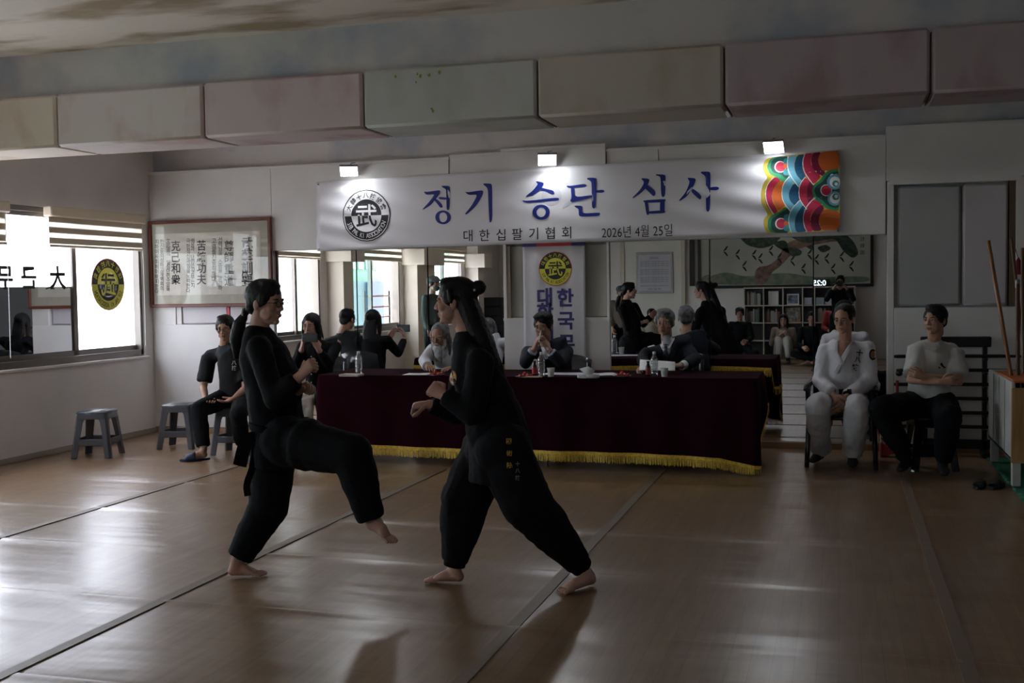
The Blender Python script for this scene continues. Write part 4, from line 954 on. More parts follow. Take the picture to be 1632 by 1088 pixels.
for (ci, ri, n_, cell) in ((0, 3, 9, 'top left cell'), (4, 2, 8, 'second row, fifth cell'), (1, 2, 9, 'second row, second cell'), (0, 2, 8, 'second row, first cell'), (5, 2, 7, 'second row, last cell')):
    x = BX0 + ci * cw + .03
    for k in range(n_):
        t = random.uniform(.022, .042); h = random.uniform(.2, .29)
        if x + t > BX0 + (ci + 1) * cw - .02: break
        q = random.randrange(6); z = rowsz[ri] + .012
        MB().box(x, x + t, YR + .05, YR + .22, z, z + h).build('book', BKC[q], None, label='%s book, %s from the left in the bookcase %s' % (BW_[q], ('first', 'second', 'third', 'fourth', 'fifth', 'sixth', 'seventh', 'eighth', 'ninth')[k], cell), cat='book', group='books in the far bookcase'); x += t + .002
def on_shelf(ci, ri): return BX0 + (ci + .5) * cw, rowsz[ri] + .012
x, z = on_shelf(1, 3); MB().box(x - .10, x + .10, YR + .18, YR + .19, z, z + .28).build('certificate', PAPER, None, label='white certificate standing in the far bookcase', cat='certificate')
x, z = on_shelf(2, 3); r = empty('framed_photo', (x, YR + .2, z), 'framed bluish photograph in the top row of the far bookcase', 'picture'); MB().box(x - .12, x + .12, YR + .18, YR + .2, z, z + .22).build('frame', PAPER, r); MB().box(x - .095, x + .095, YR + .2, YR + .204, z + .025, z + .195).build('print', mat('photo_print', (.25, .35, .5), .3, col2=(.08, .1, .12), nscale=14), r)
x, z = on_shelf(2, 2); r = empty('framed_photo', (x, YR + .2, z), 'wooden framed photograph in the second row of the far bookcase', 'picture'); MB().box(x - .15, x + .15, YR + .2, YR + .22, z, z + .3).build('frame', WOODL, r); MB().box(x - .13, x + .13, YR + .22, YR + .224, z + .02, z + .28).build('print', mat('photo_print_dark', (.12, .15, .14), .3, col2=(.4, .4, .42), nscale=18), r)
for ci in (3, 4):
    x, z = on_shelf(ci, 3)
    for dx in (-.09, .09): MB().box(x + dx - .08, x + dx + .08, YR + .05, YR + .25, z, z + .14, c=.006).build('storage_bin', mat('pale_bin', (.45, .5, .56), .4) if 'pale_bin' not in bpy.data.materials else bpy.data.materials['pale_bin'], None, label='pale plastic storage bin in the far bookcase', cat='box', group='storage bins in the far bookcase')
r = empty('digital_clock', (-.37, YR + .2, 1.455), 'digital timer with white digits on top of the far bookcase', 'clock'); MB().box(-.56, -.18, YR + .17, YR + .22, 1.455, 1.60, c=.006).build('case', INK, r)
m_ = MB(); put_text(m_, '0:25', frame_on((-.37, YR + .224, 1.527), (-1, 0, 0), (0, 0, 1)), .15, offset=.02); m_.build('lit_digits', mat('lit_digit', (1, 1, 1), .3, emit=(.8, .9, 1, 1.6)), r, kind='stuff')
# pot plant on the bookcase corner
# painting of a pine and cranes
yp = YR + .03
pt = empty('crane_painting', (-1, yp, 1.6), 'long dark-framed painting of a leaning pine with flying cranes on the far wall', 'picture')
px0, px1, pz0, pz1 = -2.75, .60, 1.50, 2.62
MB().box(px0, px1, YR, yp, pz0, pz1).build('canvas', mat('canvas_sky', (.38, .38, .34), .8, col2=(.32, .33, .31), nscale=2), pt)
for a in ((px0 - .06, px1 + .06, pz0 - .06, pz0), (px0 - .06, px1 + .06, pz1, pz1 + .06), (px0 - .06, px0, pz0, pz1), (px1, px1 + .06, pz0, pz1)): MB().box(a[0], a[1], YR, yp + .03, a[2], a[3]).build('frame_rail', BW, pt)
def pp(x, y, off):
    return Vector((px0 + (x - 0) / 1100 * (px1 - px0), yp + off, pz0 + max(395 - y, 2) / 345 * 1.04))
def pstroke(mb, pts, off, it=2): mb.poly([pp(q[0], q[1], off) for q in smooth_poly([Vector(a) for a in pts], it)][::-1])
m_ = MB(); pstroke(m_, [(0, 330), (120, 300), (250, 340), (500, 310), (700, 350), (1095, 345), (1095, 394), (2, 394)], .001); m_.build('painted_ground', mat('painted_green', (.10, .15, .11), .8, col2=(.2, .2, .15), nscale=9), pt)
m_ = MB(); pstroke(m_, [(310, 390), (310, 300), (340, 270), (400, 265), (470, 215), (500, 130), (560, 95), (700, 85), (900, 75), (1000, 120), (960, 130), (880, 110), (760, 130), (600, 150), (540, 200), (480, 270), (420, 310), (380, 390)], .002)
m_.build('painted_trunk', mat('painted_trunk', (.22, .13, .10), .8, col2=(.10, .06, .05), nscale=12), pt)
m_ = MB()
for blob in ([(200, 60), (260, 125), (350, 150), (430, 130), (500, 60)], [(420, 110), (480, 160), (560, 140), (620, 170), (610, 200), (540, 210), (520, 90)], [(520, 60), (620, 120), (760, 110), (880, 90), (930, 180), (990, 230), (1030, 200), (1000, 120), (940, 60)], [(640, 140), (680, 170), (720, 150), (690, 130)], [(760, 150), (800, 190), (860, 160), (820, 130)]): pstroke(m_, blob, .003 + .0004 * len(m_.f))
m_.build('painted_foliage', mat('painted_pine', (.015, .028, .02), .8, col2=(.05, .065, .05), nscale=16), pt, kind='stuff')
m_ = MB()
for (x, y) in ((290, 190), (330, 215), (400, 165), (455, 215), (540, 235), (650, 195), (715, 190), (745, 230), (810, 225), (905, 215), (965, 280), (225, 265), (610, 290), (850, 295), (100, 160), (180, 185)):
    for s_ in (-1, 1): pstroke(m_, [(x - 2, y), (x + 20, y + s_ * 6), (x + 34, y + s_ * 34), (x + 26, y + s_ * 36), (x + 12, y + s_ * 18)], .004 + .0003 * s_)
m_.build('painted_cranes', INK, pt, kind='stuff')
m_ = MB()
for k, ch in enumerate('松鶴圖'): put_text(m_, ch, frame_on(pp(1050, 100 + k * 45, .003), (-1, 0, 0), (0, 0, 1)), .09)
m_.build('painted_signature', INK, pt, kind='stuff')
# notice on the white door
dr = bpy.data.objects.new('door_1', None); COL.objects.link(dr); dr.location = (-3.7, YR, 0); dr['kind'] = 'structure'
MB().box(-4.35, -3.15, YR - .01, YR + .03, 0, 2.5).build('door_leaf', mat('white_door_paint', (.66, .65, .60), .5), dr)
for a in ((-4.43, -4.35, 0, 2.58), (-3.15, -3.07, 0, 2.58), (-4.43, -3.07, 2.5, 2.58)): MB().box(a[0], a[1], YR - .01, YR + .06, a[2], a[3], c=.005).build('door_casing', CRM, dr)
MB().box(-2.98, -2.88, YR, YR + .05, 1.5, 2.5).build('dark_post', BW, dr)
nb = empty('framed_notice', (-3.72, YR + .04, 1.4), 'silver-framed notice of small Korean print on the far door, seen in the mirror', 'notice')
MB().box(-4.10, -3.32, YR + .03, YR + .05, 1.36, 2.22, c=.005).build('frame', CHROME, nb); MB().box(-4.05, -3.37, YR + .05, YR + .053, 1.41, 2.17).build('sheet', mat('notice_paper', (.50, .50, .56), .4), nb)
m_ = MB(); put_text(m_, '교육방침', frame_on((-3.71, YR + .055, 2.10), (-1, 0, 0), (0, 0, 1)), .05)
for k in range(13):
    if k % 4 != 3 or k == 12: put_text(m_, '우리는 무예의 바른 뜻을 배우고 익혀 몸과 마음을', frame_on((-3.71, YR + .055, 2.02 - k * .042), (-1, 0, 0), (0, 0, 1)), .03, width=.6)
put_text(m_, '대한 십팔기 협회', frame_on((-3.71, YR + .055, 1.45), (-1, 0, 0), (0, 0, 1)), .04); m_.build('fine_print', INK, nb, kind='stuff')
# hanging unit and stacked dark panels by the third window
c = mir(748, 429, -.9); r = empty('hanging_speaker', c, 'black box with a white strip hanging from a chrome bracket, seen in the mirror', 'speaker')
MB().box(c.x - .17, c.x + .17, c.y - .15, c.y + .15, c.z - .17, c.z + .17, c=.01).build('case', GLOSSBLK, r); MB().box(c.x - .172, c.x + .172, c.y + .15, c.y + .153, c.z - .03, c.z + .05).build('white_strip', PAPER, r)
MB().tube([(c.x - .14, c.y, c.z + .17), (c.x - .12, c.y, c.z + .3), (c.x + .12, c.y, c.z + .3), (c.x + .14, c.y, c.z + .17)], .02, 8).build('bracket', CHROME, r, smooth=60); MB().tube([(c.x, c.y, c.z + .3), (c.x, c.y, ZC)], .02, 8).build('hanger', CHROME, r)
c = mir(783, 560, -1.2); r = empty('mat_stack', (c.x, c.y, 0), 'tall stack of dark gridded foam mats against the far left corner', 'mats')
for k in range(7): MB().box(max(c.x - .5, XL + .06), c.x + .35, c.y - .4, c.y + .4, .002 + k * .19, .185 + k * .19, c=.01).build('foam_mat', mat('dark_foam', (.03, .035, .04), .7) if 'dark_foam' not in bpy.data.materials else bpy.data.materials['dark_foam'], r)
c = mir(659, 575, 2.2)
c.x = max(c.x, XL + .5); MB().box(c.x - .2, c.x + .2, 2.0, 2.3, .002, .5, c=.01).build('orange_crate', mat('orange_plastic', (.65, .14, .02), .4), None, label='orange crate on the floor near the left windows, seen in the mirror', cat='crate')
# ------------------------------------------------------------------ people
from mathutils.bvhtree import BVHTree
_tex = bpy.data.textures.new('cloth_folds', 'CLOUDS'); _tex.noise_scale = .11; _tex.noise_depth = 2
_tex2 = bpy.data.textures.new('hair_strands', 'CLOUDS'); _tex2.noise_scale = .018; _tex2.noise_depth = 1
def fuse(mb, voxel, it=3, disp=0, tex=None, dec=1.0, sf=.5):
    """one continuous skin around overlapping closed shapes"""
    me = bpy.data.meshes.new('fuse'); me.from_pydata(mb.v, [], mb.f)
    o = bpy.data.objects.new('fuse', me); COL.objects.link(o)
    bm = bmesh.new(); bm.from_mesh(me); bmesh.ops.recalc_face_normals(bm, faces=bm.faces); bm.to_mesh(me); bm.free()
    r = o.modifiers.new('r', 'REMESH'); r.mode = 'VOXEL'; r.voxel_size = voxel
    if it: s = o.modifiers.new('s', 'SMOOTH'); s.iterations = it; s.factor = sf
    if disp: d = o.modifiers.new('d', 'DISPLACE'); d.texture = tex or _tex; d.strength = disp; d.mid_level = .5; d.texture_coords = 'GLOBAL'
    if dec < 1: d = o.modifiers.new('c', 'DECIMATE'); d.ratio = dec
    bpy.context.view_layer.update()
    out = bpy.data.meshes.new_from_object(o.evaluated_get(bpy.context.evaluated_depsgraph_get()))
    q = MB(); q.v = [tuple(v.co) for v in out.vertices]; q.f = [tuple(p.vertices) for p in out.polygons]; q.mi = [0] * len(q.f)
    bpy.data.objects.remove(o); bpy.data.meshes.remove(me); bpy.data.meshes.remove(out)
    return q
def skinmat(nm, c): 
    m = mat(nm, c, .5, spec=.35, col2=tuple(x * .82 for x in c), nscale=9, bump=.05, bscale=120); b = m.node_tree.nodes['Principled BSDF']
    b.inputs['Subsurface Weight'].default_value = .08; b.inputs['Subsurface Radius'].default_value = (.02, .008, .005); return m
SK_F = skinmat('skin_pale', (.50, .30, .235)); SK_M = skinmat('skin_warm', (.42, .235, .16)); SK_D = skinmat('skin_tan', (.36, .19, .12))
HAIRB = mat('black_hair', (.006, .0052, .006), .55, spec=.25, bump=.3, bscale=60, stretch=(3, 3, .6)); HAIRG = mat('grey_hair', (.14, .14, .145), .5, col2=(.05, .05, .055), nscale=25, bump=.4, bscale=60)
HAIRW = mat('white_hair', (.48, .48, .47), .6, col2=(.3, .3, .3), nscale=20, bump=.5, bscale=70, stretch=(3, 3, .5))
EYEW = simple('eye_white', (.5, .47, .44), .3); IRIS = simple('iris_dark', (.012, .008, .006), .2); BROW = simple('eyebrow_hair', (.012, .01, .01), .8); BROWG = simple('eyebrow_grey', (.2, .2, .2), .8)
LIP = simple('lip', (.30, .10, .085), .45); LIPD = simple('lip_dull', (.26, .11, .085), .5)

def head_matrix(c, fwd, tilt=0):
    f = Vector(fwd).normalized(); up = Vector((0, 0, 1)); r = f.cross(up).normalized(); u = r.cross(f).normalized()
    m = Matrix((r, f, u)).transposed()
    m = m @ Matrix.Rotation(tilt, 3, 'Y'); return Matrix.Translation(c) @ m.to_4x4()
def add_head(mb, M, fem=False, s=1.0):
    R3 = M.to_3x3() * s
    def B(c, r): mb.ball(M @ (Vector(c) * s), tuple(x for x in (r if isinstance(r, tuple) else (r, r, r))), R3, 16, 11)
    B((0, -.008, .028), (.074, .094, .087)); B((0, .028, -.032), (.058 - .003 * fem, .057, .078)); B((0, .036, -.074), (.044 - .006 * fem, .042, .036)); B((0, .066, -.094), (.019, .017, .016))
    for x in (-1, 1):
        B((x * .036, .056, -.022), (.023, .024, .022)); B((x * .077, -.008, -.008), (.008, .018, .029)); B((x * .043, .030, -.06), (.015, .032, .024))
        B((x * .011, .090, -.030), (.009, .009, .008)); B((x * .030, .072, .020), (.022, .013, .009)); B((x * .031, .072, .0), (.019, .010, .012))
    mb.limb([M @ (Vector(p) * s) for p in ((0, .080, .014), (0, .096, -.012), (0, .1005, -.026))], [.007 * s, .0085 * s, .0098 * s], 8)
    B((0, .080, -.056), (.021, .011, .008)); B((0, .078, -.066), (.018, .011, .008))
def face_parts(M, par, s=1.0, brow=BROW, lip=LIP, closed=False):
    R3 = M.to_3x3() * s
    for x in (-1, 1):
        e = MB().ball(M @ (Vector((x * .031, .0795, .0015)) * s), (.0135, .0055, .0035 if closed else .0058), R3, 10, 7).build('eye', EYEW, par, smooth=180)
        MB().ball(M @ (Vector((x * .030, .0832, .0015)) * s), (.0062, .0028, .0048), R3, 8, 5).build('iris', IRIS, e, smooth=180)
        MB().tube([M @ (Vector(p) * s) for p in ((x * .016, .0875, .0215), (x * .032, .0865, .0255), (x * .050, .074, .0215))], [(.0032, .0032), (.0036, .0036), (.0015, .0015)], 6).build('eyebrow', brow, par, smooth=180)
        MB().tube([M @ (Vector(p) * s) for p in ((x * .017, .0815, .004), (x * .031, .0845, .0085), (x * .046, .076, .004))], .0016, 5).build('eyelid', brow if not closed else BROW, par, smooth=180)
    l = MB(); l.ball(M @ (Vector((0, .0885, -.0565)) * s), (.021, .0045, .0042), R3, 12, 7); l.ball(M @ (Vector((0, .087, -.0645)) * s), (.018, .0045, .0048), R3, 12, 7); fuse(l, .0025, 1).build('lips', lip, par, smooth=180)
def add_hair(mb, M, style, s=1.0):
    R3 = M.to_3x3() * s
    def B(c, r): mb.ball(M @ (Vector(c) * s), r, R3, 16, 11)
    if style == 'bald_grey':
        B((0, -.040, .030), (.082, .075, .078)); B((0, -.012, .062), (.072, .085, .060)); return
    if style == 'receding':
        B((0, -.027, .048), (.085, .099, .083)); 
        for x in (-1, 1): B((x * .066, .015, .03), (.014, .035, .04))
        return
    B((0, -.020, .040), (.085, .103, .089)); B((0, -.065, -.01), (.066, .045, .06))
    for x in (-1, 1): B((x * .070, .012, .025), (.014, .035, .045))
    if style in ('short', 'thick', 'spiky'):
        B((0, .040, .092), (.058, .034, .022)); B((.008, .02, .108), (.06, .05, .020))
    if style == 'thick': B((0, -.018, .080), (.088, .096, .058)); B((.02, .048, .096), (.055, .036, .022))
    if style == 'bangs': B((0, .06, .065), (.066, .038, .035))
def hand(body, fing, w_, d, n, side, curl=.35, s=1.0, spread=.12, thumb=.5, flen=1.0):
    """w_ wrist, d towards the fingers, n out of the palm, side +1/-1 puts the thumb along n x d * side"""
    w_ = Vector(w_); d = Vector(d).normalized(); n = Vector(n); n = (n - d * n.dot(d)).normalized(); t = d.cross(n).normalized() * side
    body.tube([w_ - d * .02 * s, w_ + d * .015 * s, w_ + d * .05 * s, w_ + d * .088 * s], [(.024 * s, .028 * s), (.020 * s, .030 * s), (.018 * s, .040 * s), (.013 * s, .038 * s)], 10, side=t)
    for k, (o_, L, r) in enumerate(((.030, .072, .0088), (.0105, .081, .0092), (-.010, .075, .0088), (-.029, .060, .0078))):
        a = o_ / .03 * spread; dd = (d * cos(a) + t * sin(a)).normalized(); p = w_ + d * .080 * s + t * o_ * s; P = [p - dd * .015 * s, p]; c = 0
        for q in (.45, .30, .25):
            c += curl * (1.0 + .06 * k); v = dd * cos(c) + n * sin(c); P.append(P[-1] + v * L * q * s * flen)
        fing.limb(P, [r * s, r * s, r * .95 * s, r * .88 * s, r * .75 * s], 8)
    p = w_ + d * .020 * s + t * .022 * s; v1 = (d * .55 + t * .75 + n * .25).normalized(); v2 = (d * .8 + t * (.5 - thumb) + n * thumb).normalized()
    fing.limb([p - v1 * .01, p + v1 * .032 * s, p + v1 * .034 * s + v2 * .028 * s, p + v1 * .034 * s + v2 * .052 * s], [.013 * s, .011 * s, .0098 * s, .0082 * s], 8)
def foot(body, fing, ank, heel, toe, s=1.0):
    """bare foot flat between heel and toe"""
    ank, heel, toe = Vector(ank), Vector(heel), Vector(toe); d = (toe - heel); L = d.length; d.normalize(); r = d.cross(Vector((0, 0, 1))).normalized(); up = r.cross(d)
    body.limb([ank + up * .03, ank, heel + d * .045 + up * .045], [.034 * s, .036 * s, .036 * s], 10)
    body.ball(heel + d * .03 + up * .028, (.030, .034, .028), None, 12, 8)
    body.tube([heel + d * .02 + up * .03, heel + d * .09 + up * .034, heel + d * (L * .62) + up * .024, heel + d * (L * .78) + up * .014], [(.028, .028), (.032, .030), (.022, .040), (.012, .038)], 12, side=r)
    for k in range(5):
        o_ = (-.032 + k * .016); p = heel + d * (L * .76) + r * o_ + up * .012; q = [0, .02, .018, .01, 0][k] if False else (.045 - abs(k - 1) * .006)
        fing.limb([p - d * .01, p + d * q * .6 + up * .003, p + d * q - up * .003], [.0085, .008, .0078] if k else [.012, .0115, .0105], 8)
def unit(v): return Vector(v).normalized()

def sit(x, y, f=0.0, seat=.45, s=1.0, lean=0.0, kn=.17):
    fw = Vector((sin(f), -cos(f), 0)); rt = Vector((fw.y, -fw.x, 0))
    def L(a, b_, c): return Vector((x, y, 0)) + rt * a + fw * b_ + Vector((0, 0, c))
    h = seat + .09; l = lean
    J = dict(fw=fw, rt=rt, pelvis=L(0, 0, h), waist=L(0, .02 + l * .25, h + .17 * s), chest=L(0, .01 + l * .6, h + .34 * s), neck=L(0, -.005 + l * .9, h + .49 * s), head=L(0, .03 + l * 1.1, h + .645 * s))
    for k, q in (('r', 1), ('l', -1)):
        J['sh' + k] = L(q * .180 * s, -.01 + l * .8, h + .44 * s); J['el' + k] = L(q * .235 * s, .10 + l * .6, h + .17 * s); J['wr' + k] = L(q * .12, .30 + l * .3, h + .10)
        J['hip' + k] = L(q * .09, .02, h - .005); J['kn' + k] = L(q * kn, .42, seat + .055); J['an' + k] = L(q * kn, .40, .085); J['toe' + k] = L(q * (kn + .02), .58, .02); J['heel' + k] = L(q * kn, .35, .02)
    return J
def stand(x, y, f=0.0, H=1.7):
    s = H / 1.7; fw = Vector((sin(f), -cos(f), 0)); rt = Vector((fw.y, -fw.x, 0))
    def L(a, b_, c): return Vector((x, y, 0)) + rt * a * s + fw * b_ * s + Vector((0, 0, c * s))
    J = dict(fw=fw, rt=rt, pelvis=L(0, 0, .92), waist=L(0, .01, 1.07), chest=L(0, .01, 1.24), neck=L(0, -.01, 1.42), head=L(0, .02, 1.585))
    for k, q in (('r', 1), ('l', -1)):
        J['sh' + k] = L(q * .175, -.01, 1.375); J['el' + k] = L(q * .22, -.0, 1.10); J['wr' + k] = L(q * .21, .08, .87)
        J['hip' + k] = L(q * .09, 0, .90); J['kn' + k] = L(q * .11, .02, .49); J['an' + k] = L(q * .12, -.02, .085); J['toe' + k] = L(q * .14, .15, .02); J['heel' + k] = L(q * .12, -.07, .02)
    return J
def person(label, J, top, trousers, skin=SK_M, hair=HAIRB, style='short', look=None, tilt=0, fem=False, hands={}, feet='shoes', sleeve='long', voxb=.0095, voxc=.013,
           tr=(.118, .155), sr=(.062, .052, .046), pr=(.085, .100, .080, .062, .058), fold=.016, shoe=None, hs=1.0, hairx=None, brow=BROW, lip=LIPD, torso=None, skirt=(), face=True, group=None, closed=False, collar=True, cuffend=.10, dec=.6, headvox=.0048):
    J = dict(J); fw, rt = J['fw'], J['rt']
    gz = Vector((J['pelvis'].x, J['pelvis'].y, 0))
    r = empty('person', gz, label, 'person', group)
    M = head_matrix(J['head'], look or fw, tilt)
    b_ = MB(); g = MB()
    nb = J['neck']
    b_.limb([M @ (Vector((0, -.022, -.045)) * hs), nb + Vector((0, 0, .0)), nb - Vector((0, 0, .06))], [.050, .052, .07], 12)
    b_.tube([nb - Vector((0, 0, .02)), J['chest'], J['waist'], J['pelvis']], [(.05, .07), (tr[0] * .78, tr[1] * .8), (tr[0] * .7, tr[1] * .72), (.10, .13)], 12, side=rt)
    for k in 'rl':
        b_.limb([J['sh' + k], J['el' + k]], [.043, .036], 10); b_.limb([J['el' + k], J['el' + k].lerp(J['wr' + k], .4), J['wr' + k]], [.037, .036, .026], 10)
        b_.limb([J['hip' + k], J['kn' + k]], [.075, .05], 10); b_.limb([J['kn' + k], J['kn' + k].lerp(J['an' + k], .35), J['an' + k]], [.05, .05, .034], 10)
        hd = hands.get(k)
        if hd: hand(b_, g, J['wr' + k], hd[0], hd[1], (1 if k == 'r' else -1) * (hd[4] if len(hd) > 4 else 1), hd[2], 1.0, hd[3])
        else:
            d = unit(J['wr' + k] - J['el' + k]); hand(b_, g, J['wr' + k], d, rt * (-1 if k == 'r' else 1) + Vector((0, 0, -.3)), 1 if k == 'r' else -1, .5)
        if feet == 'bare' or feet == 'slippers': foot(b_, g, J['an' + k], J['heel' + k], J['toe' + k])
    body = fuse(b_, voxb, 2, dec=dec)
    hb = MB(); add_head(hb, M, fem, hs); hb.limb([M @ (Vector((0, -.022, -.03)) * hs), M @ (Vector((0, -.028, -.10)) * hs)], [.050, .050], 14); hb = fuse(hb, headvox, 2)
    k0 = len(body.v); body.v += hb.v; body.f += [tuple(i + k0 for i in f) for f in hb.f]; body.mi += [0] * len(hb.f)
    k0 = len(body.v); body.v += g.v; body.f += [tuple(i + k0 for i in f) for f in g.f]; body.mi += [0] * len(g.f)
    bo_ = body.build('body', skin, r, smooth=180)
    if face: face_parts(M, r, hs, brow, lip, closed)
    h = MB(); add_hair(h, M, style, hs)
    if hairx: hairx(h, M)
    fuse(h, .007, 2, .006, _tex2).build('hair', hair, r, smooth=180)
    # upper garment
    t = MB(); T = torso or [(nb + Vector((0, 0, .022 if collar else -.01)), (.054, .056)), (nb - Vector((0, 0, .018)), (.068, .105)), (J['chest'] + Vector((0, 0, .09)), (tr[0] * .88, tr[1])), (J['chest'], (tr[0], tr[1])), (J['waist'], (tr[0] * .95, tr[1] * .92)), (J['pelvis'], (tr[0] * 1.05, tr[1] * 1.02)), (J['pelvis'] - Vector((0, 0, .05)), (tr[0] * 1.0, tr[1]))]
    t.tube([q[0] for q in T], [q[1] for q in T], 16, side=rt)
    for q in skirt: t.limb(*q)
    t.limb([J['shr'] - rt * .02, nb - Vector((0, 0, .055)), J['shl'] + rt * .02], [sr[0] * .95, sr[0] * .9, sr[0] * .95], 12)
    for k in 'rl':
        sh, el, wr = J['sh' + k], J['el' + k], J['wr' + k]
        if sleeve == 'long':
            t.limb([sh, sh.lerp(el, .5), el], [sr[0], (sr[0] + sr[1]) / 2, sr[1]], 12); t.limb([el, el.lerp(wr, .25)], [sr[1], sr[1] * .96], 12); t.tube([el.lerp(wr, .1), wr.lerp(el, cuffend)], [sr[1] * .98, sr[2]], 14)
        elif sleeve == 'short': t.tube([sh, sh.lerp(el, .5), sh.lerp(el, .82)], [sr[0], sr[0] * 1.02, sr[0] * 1.05], 12)
    top_o = fuse(t, voxc, 3, fold, dec=dec).build('top' if top[1] is None else top[1], top[0], r, smooth=180)
    p = MB()
    p.limb([J['hipr'], J['hipl']], [pr[0] * 1.25] * 2, 14); p.limb([J['pelvis'] + Vector((0, 0, .08)), J['pelvis'] - Vector((0, 0, .02))], [(.105, .14), (.11, .15)], 14, side=rt)
    for k in 'rl':
        p.limb([J['hip' + k], J['hip' + k].lerp(J['kn' + k], .5), J['kn' + k]], [pr[1], (pr[1] + pr[2]) / 2 + .005, pr[2]], 14)
        p.tube([J['kn' + k], J['kn' + k].lerp(J['an' + k], .5), J['an' + k].lerp(J['kn' + k], .06)], [pr[2], pr[3], pr[4]], 14)
    tr_o = fuse(p, voxc, 3, fold, dec=dec).build(trousers[1], trousers[0], r, smooth=180)
    if feet in ('shoes', 'slippers', 'socks'):
        for k in 'rl':
            H_, T_ = J['heel' + k], J['toe' + k]; d = T_ - H_; L_ = max(d.length, .22); d.normalize(); s_ = d.cross(Vector((0, 0, 1))).normalized(); up = s_.cross(d)
            q = MB()
            if feet in ('shoes', 'socks'):
                q.limb([H_ + up * .035 + d * .01, H_ + d * .1 + up * .045, H_ + d * (L_ * .7) + up * .030, H_ + d * (L_ + .015) + up * .022], [(.034, .033), (.042, .036), (.030, .045), (.020, .032)], 12, side=s_); q.limb([J['an' + k], H_ + d * .05 + up * .05], [.042, .040], 12)
                q = fuse(q, .008, 2)
                zmin = .004; q.v = [(v[0], v[1], max(v[2], zmin)) for v in q.v]
                q.build('shoe' if feet == 'shoes' else 'sock', shoe or BKS, r, smooth=180)
            else:
                V = []
                for zz in (.004, .02):
                    for j in range(20):
                        a = 2 * pi * j / 20; V.append(H_ + d * (L_ / 2 + (L_ / 2 + .022) * sin(a)) + s_ * (.046 * cos(a) * (1 + .12 * sin(a))) + Vector((0, 0, zz - H_.z)))
                q.add(V, [tuple(range(20)), tuple(range(39, 19, -1))] + [(j, (j + 1) % 20, 20 + (j + 1) % 20, 20 + j) for j in range(20)]); sl = q.build('slipper', shoe or NVS, r, smooth=40)
                V = []
                for i in range(5):
                    yy_ = L_ * .48 + i * L_ * .11
                    for j in range(9): a = pi * j / 8; V.append(H_ + d * yy_ + s_ * (.050 * cos(a)) + Vector((0, 0, .012 - H_.z + (.066 - i * .008) * sin(a))))
                q = MB(); q.add(V, [(9 * i + j, 9 * i + j + 1, 9 * i + 10 + j, 9 * i + 9 + j) for i in range(4) for j in range(8)]); o = q.build('slipper_strap', shoe or NVS, sl, smooth=180); s2 = o.modifiers.new('t', 'SOLIDIFY'); s2.thickness = .005
    return dict(root=r, M=M, J=J, top=top_o, trousers=tr_o, body=bo_)
def bvh(*objs):
    V = []; Fc = []
    for o in objs:
        k = len(V); V += [v.co.copy() for v in o.data.vertices]; Fc += [tuple(i + k for i in p.vertices) for p in o.data.polygons]
    return BVHTree.FromPolygons(V, Fc)
def ray_px(px, py): return (_f + _r * ((px - CX) / F_PX) - _u * ((py - CY) / F_PX)).normalized()
def decal(name, polys, tree, m, par, off=.004, sub=0, thick=0, kind=None, label=None):
    """marks sewn or printed on cloth: outlines (photo pixels) laid onto the surface they hit"""
    bm = bmesh.new()
    for pl in polys:
        vs = [bm.verts.new((q[0], q[1], 0)) for q in pl]
        try: bm.faces.new(vs)
        except ValueError: pass
    if sub:
        bmesh.ops.triangulate(bm, faces=bm.faces); 
        for _ in range(sub): bmesh.ops.subdivide_edges(bm, edges=bm.edges[:], cuts=1, use_grid_fill=True)
    ok = {}
    for v in bm.verts:
        d = ray_px(v.co.x, v.co.y); h = tree.ray_cast(EYE, d)
        if h[0] is not None: ok[v.index if False else v] = h[0] - d * off
    dead = [v for v in bm.verts if v not in ok]
    near = list(ok.values())
    for v in bm.verts:
        if v in ok: v.co = ok[v]
    bmesh.ops.delete(bm, geom=dead, context='VERTS')
    bm.verts.index_update(); q = MB(); q.v = [tuple(v.co) for v in bm.verts]; q.f = [tuple(v.index for v in f.verts) for f in bm.faces]; q.mi = [0] * len(q.f); bm.free()
    o = q.build(name, m, par, smooth=180, kind=kind, label=label)
    if thick: s = o.modifiers.new('t', 'SOLIDIFY'); s.thickness = thick; s.offset = 0
    return o
def circ_px(cx_, cy_, rx, ry, n=18): return [(cx_ + rx * cos(2 * pi * k / n), cy_ + ry * sin(2 * pi * k / n)) for k in range(n)]
def text_px(ch, cx_, cy_, s, offset=.02, ang=0):
    vs, fs = glyphs(ch, offset); ca, sa = cos(ang), sin(ang)
    P = [(cx_ + (v.x * ca + v.y * sa) * s, cy_ - (v.y * ca - v.x * sa) * s) for v in vs]; return [[P[i] for i in f] for f in fs]
def glasses(M, par, s=1.0, m=None):
    q = MB()
    for x in (-1, 1):
        q.tube([M @ (Vector((x * .033 + .022 * cos(a), .099, .0 + .015 * sin(a))) * s) for a in [k * pi / 6 for k in range(13)]], .0016, 5)
        q.tube([M @ (Vector(p) * s) for p in ((x * .055, .098, .005), (x * .074, .07, .006), (x * .078, -.005, .004))], .0016, 5)
    q.tube([M @ (Vector(p) * s) for p in ((-.011, .100, .003), (.011, .100, .003))], .0015, 5)
    q.build('glasses', m or INK, par, smooth=180)

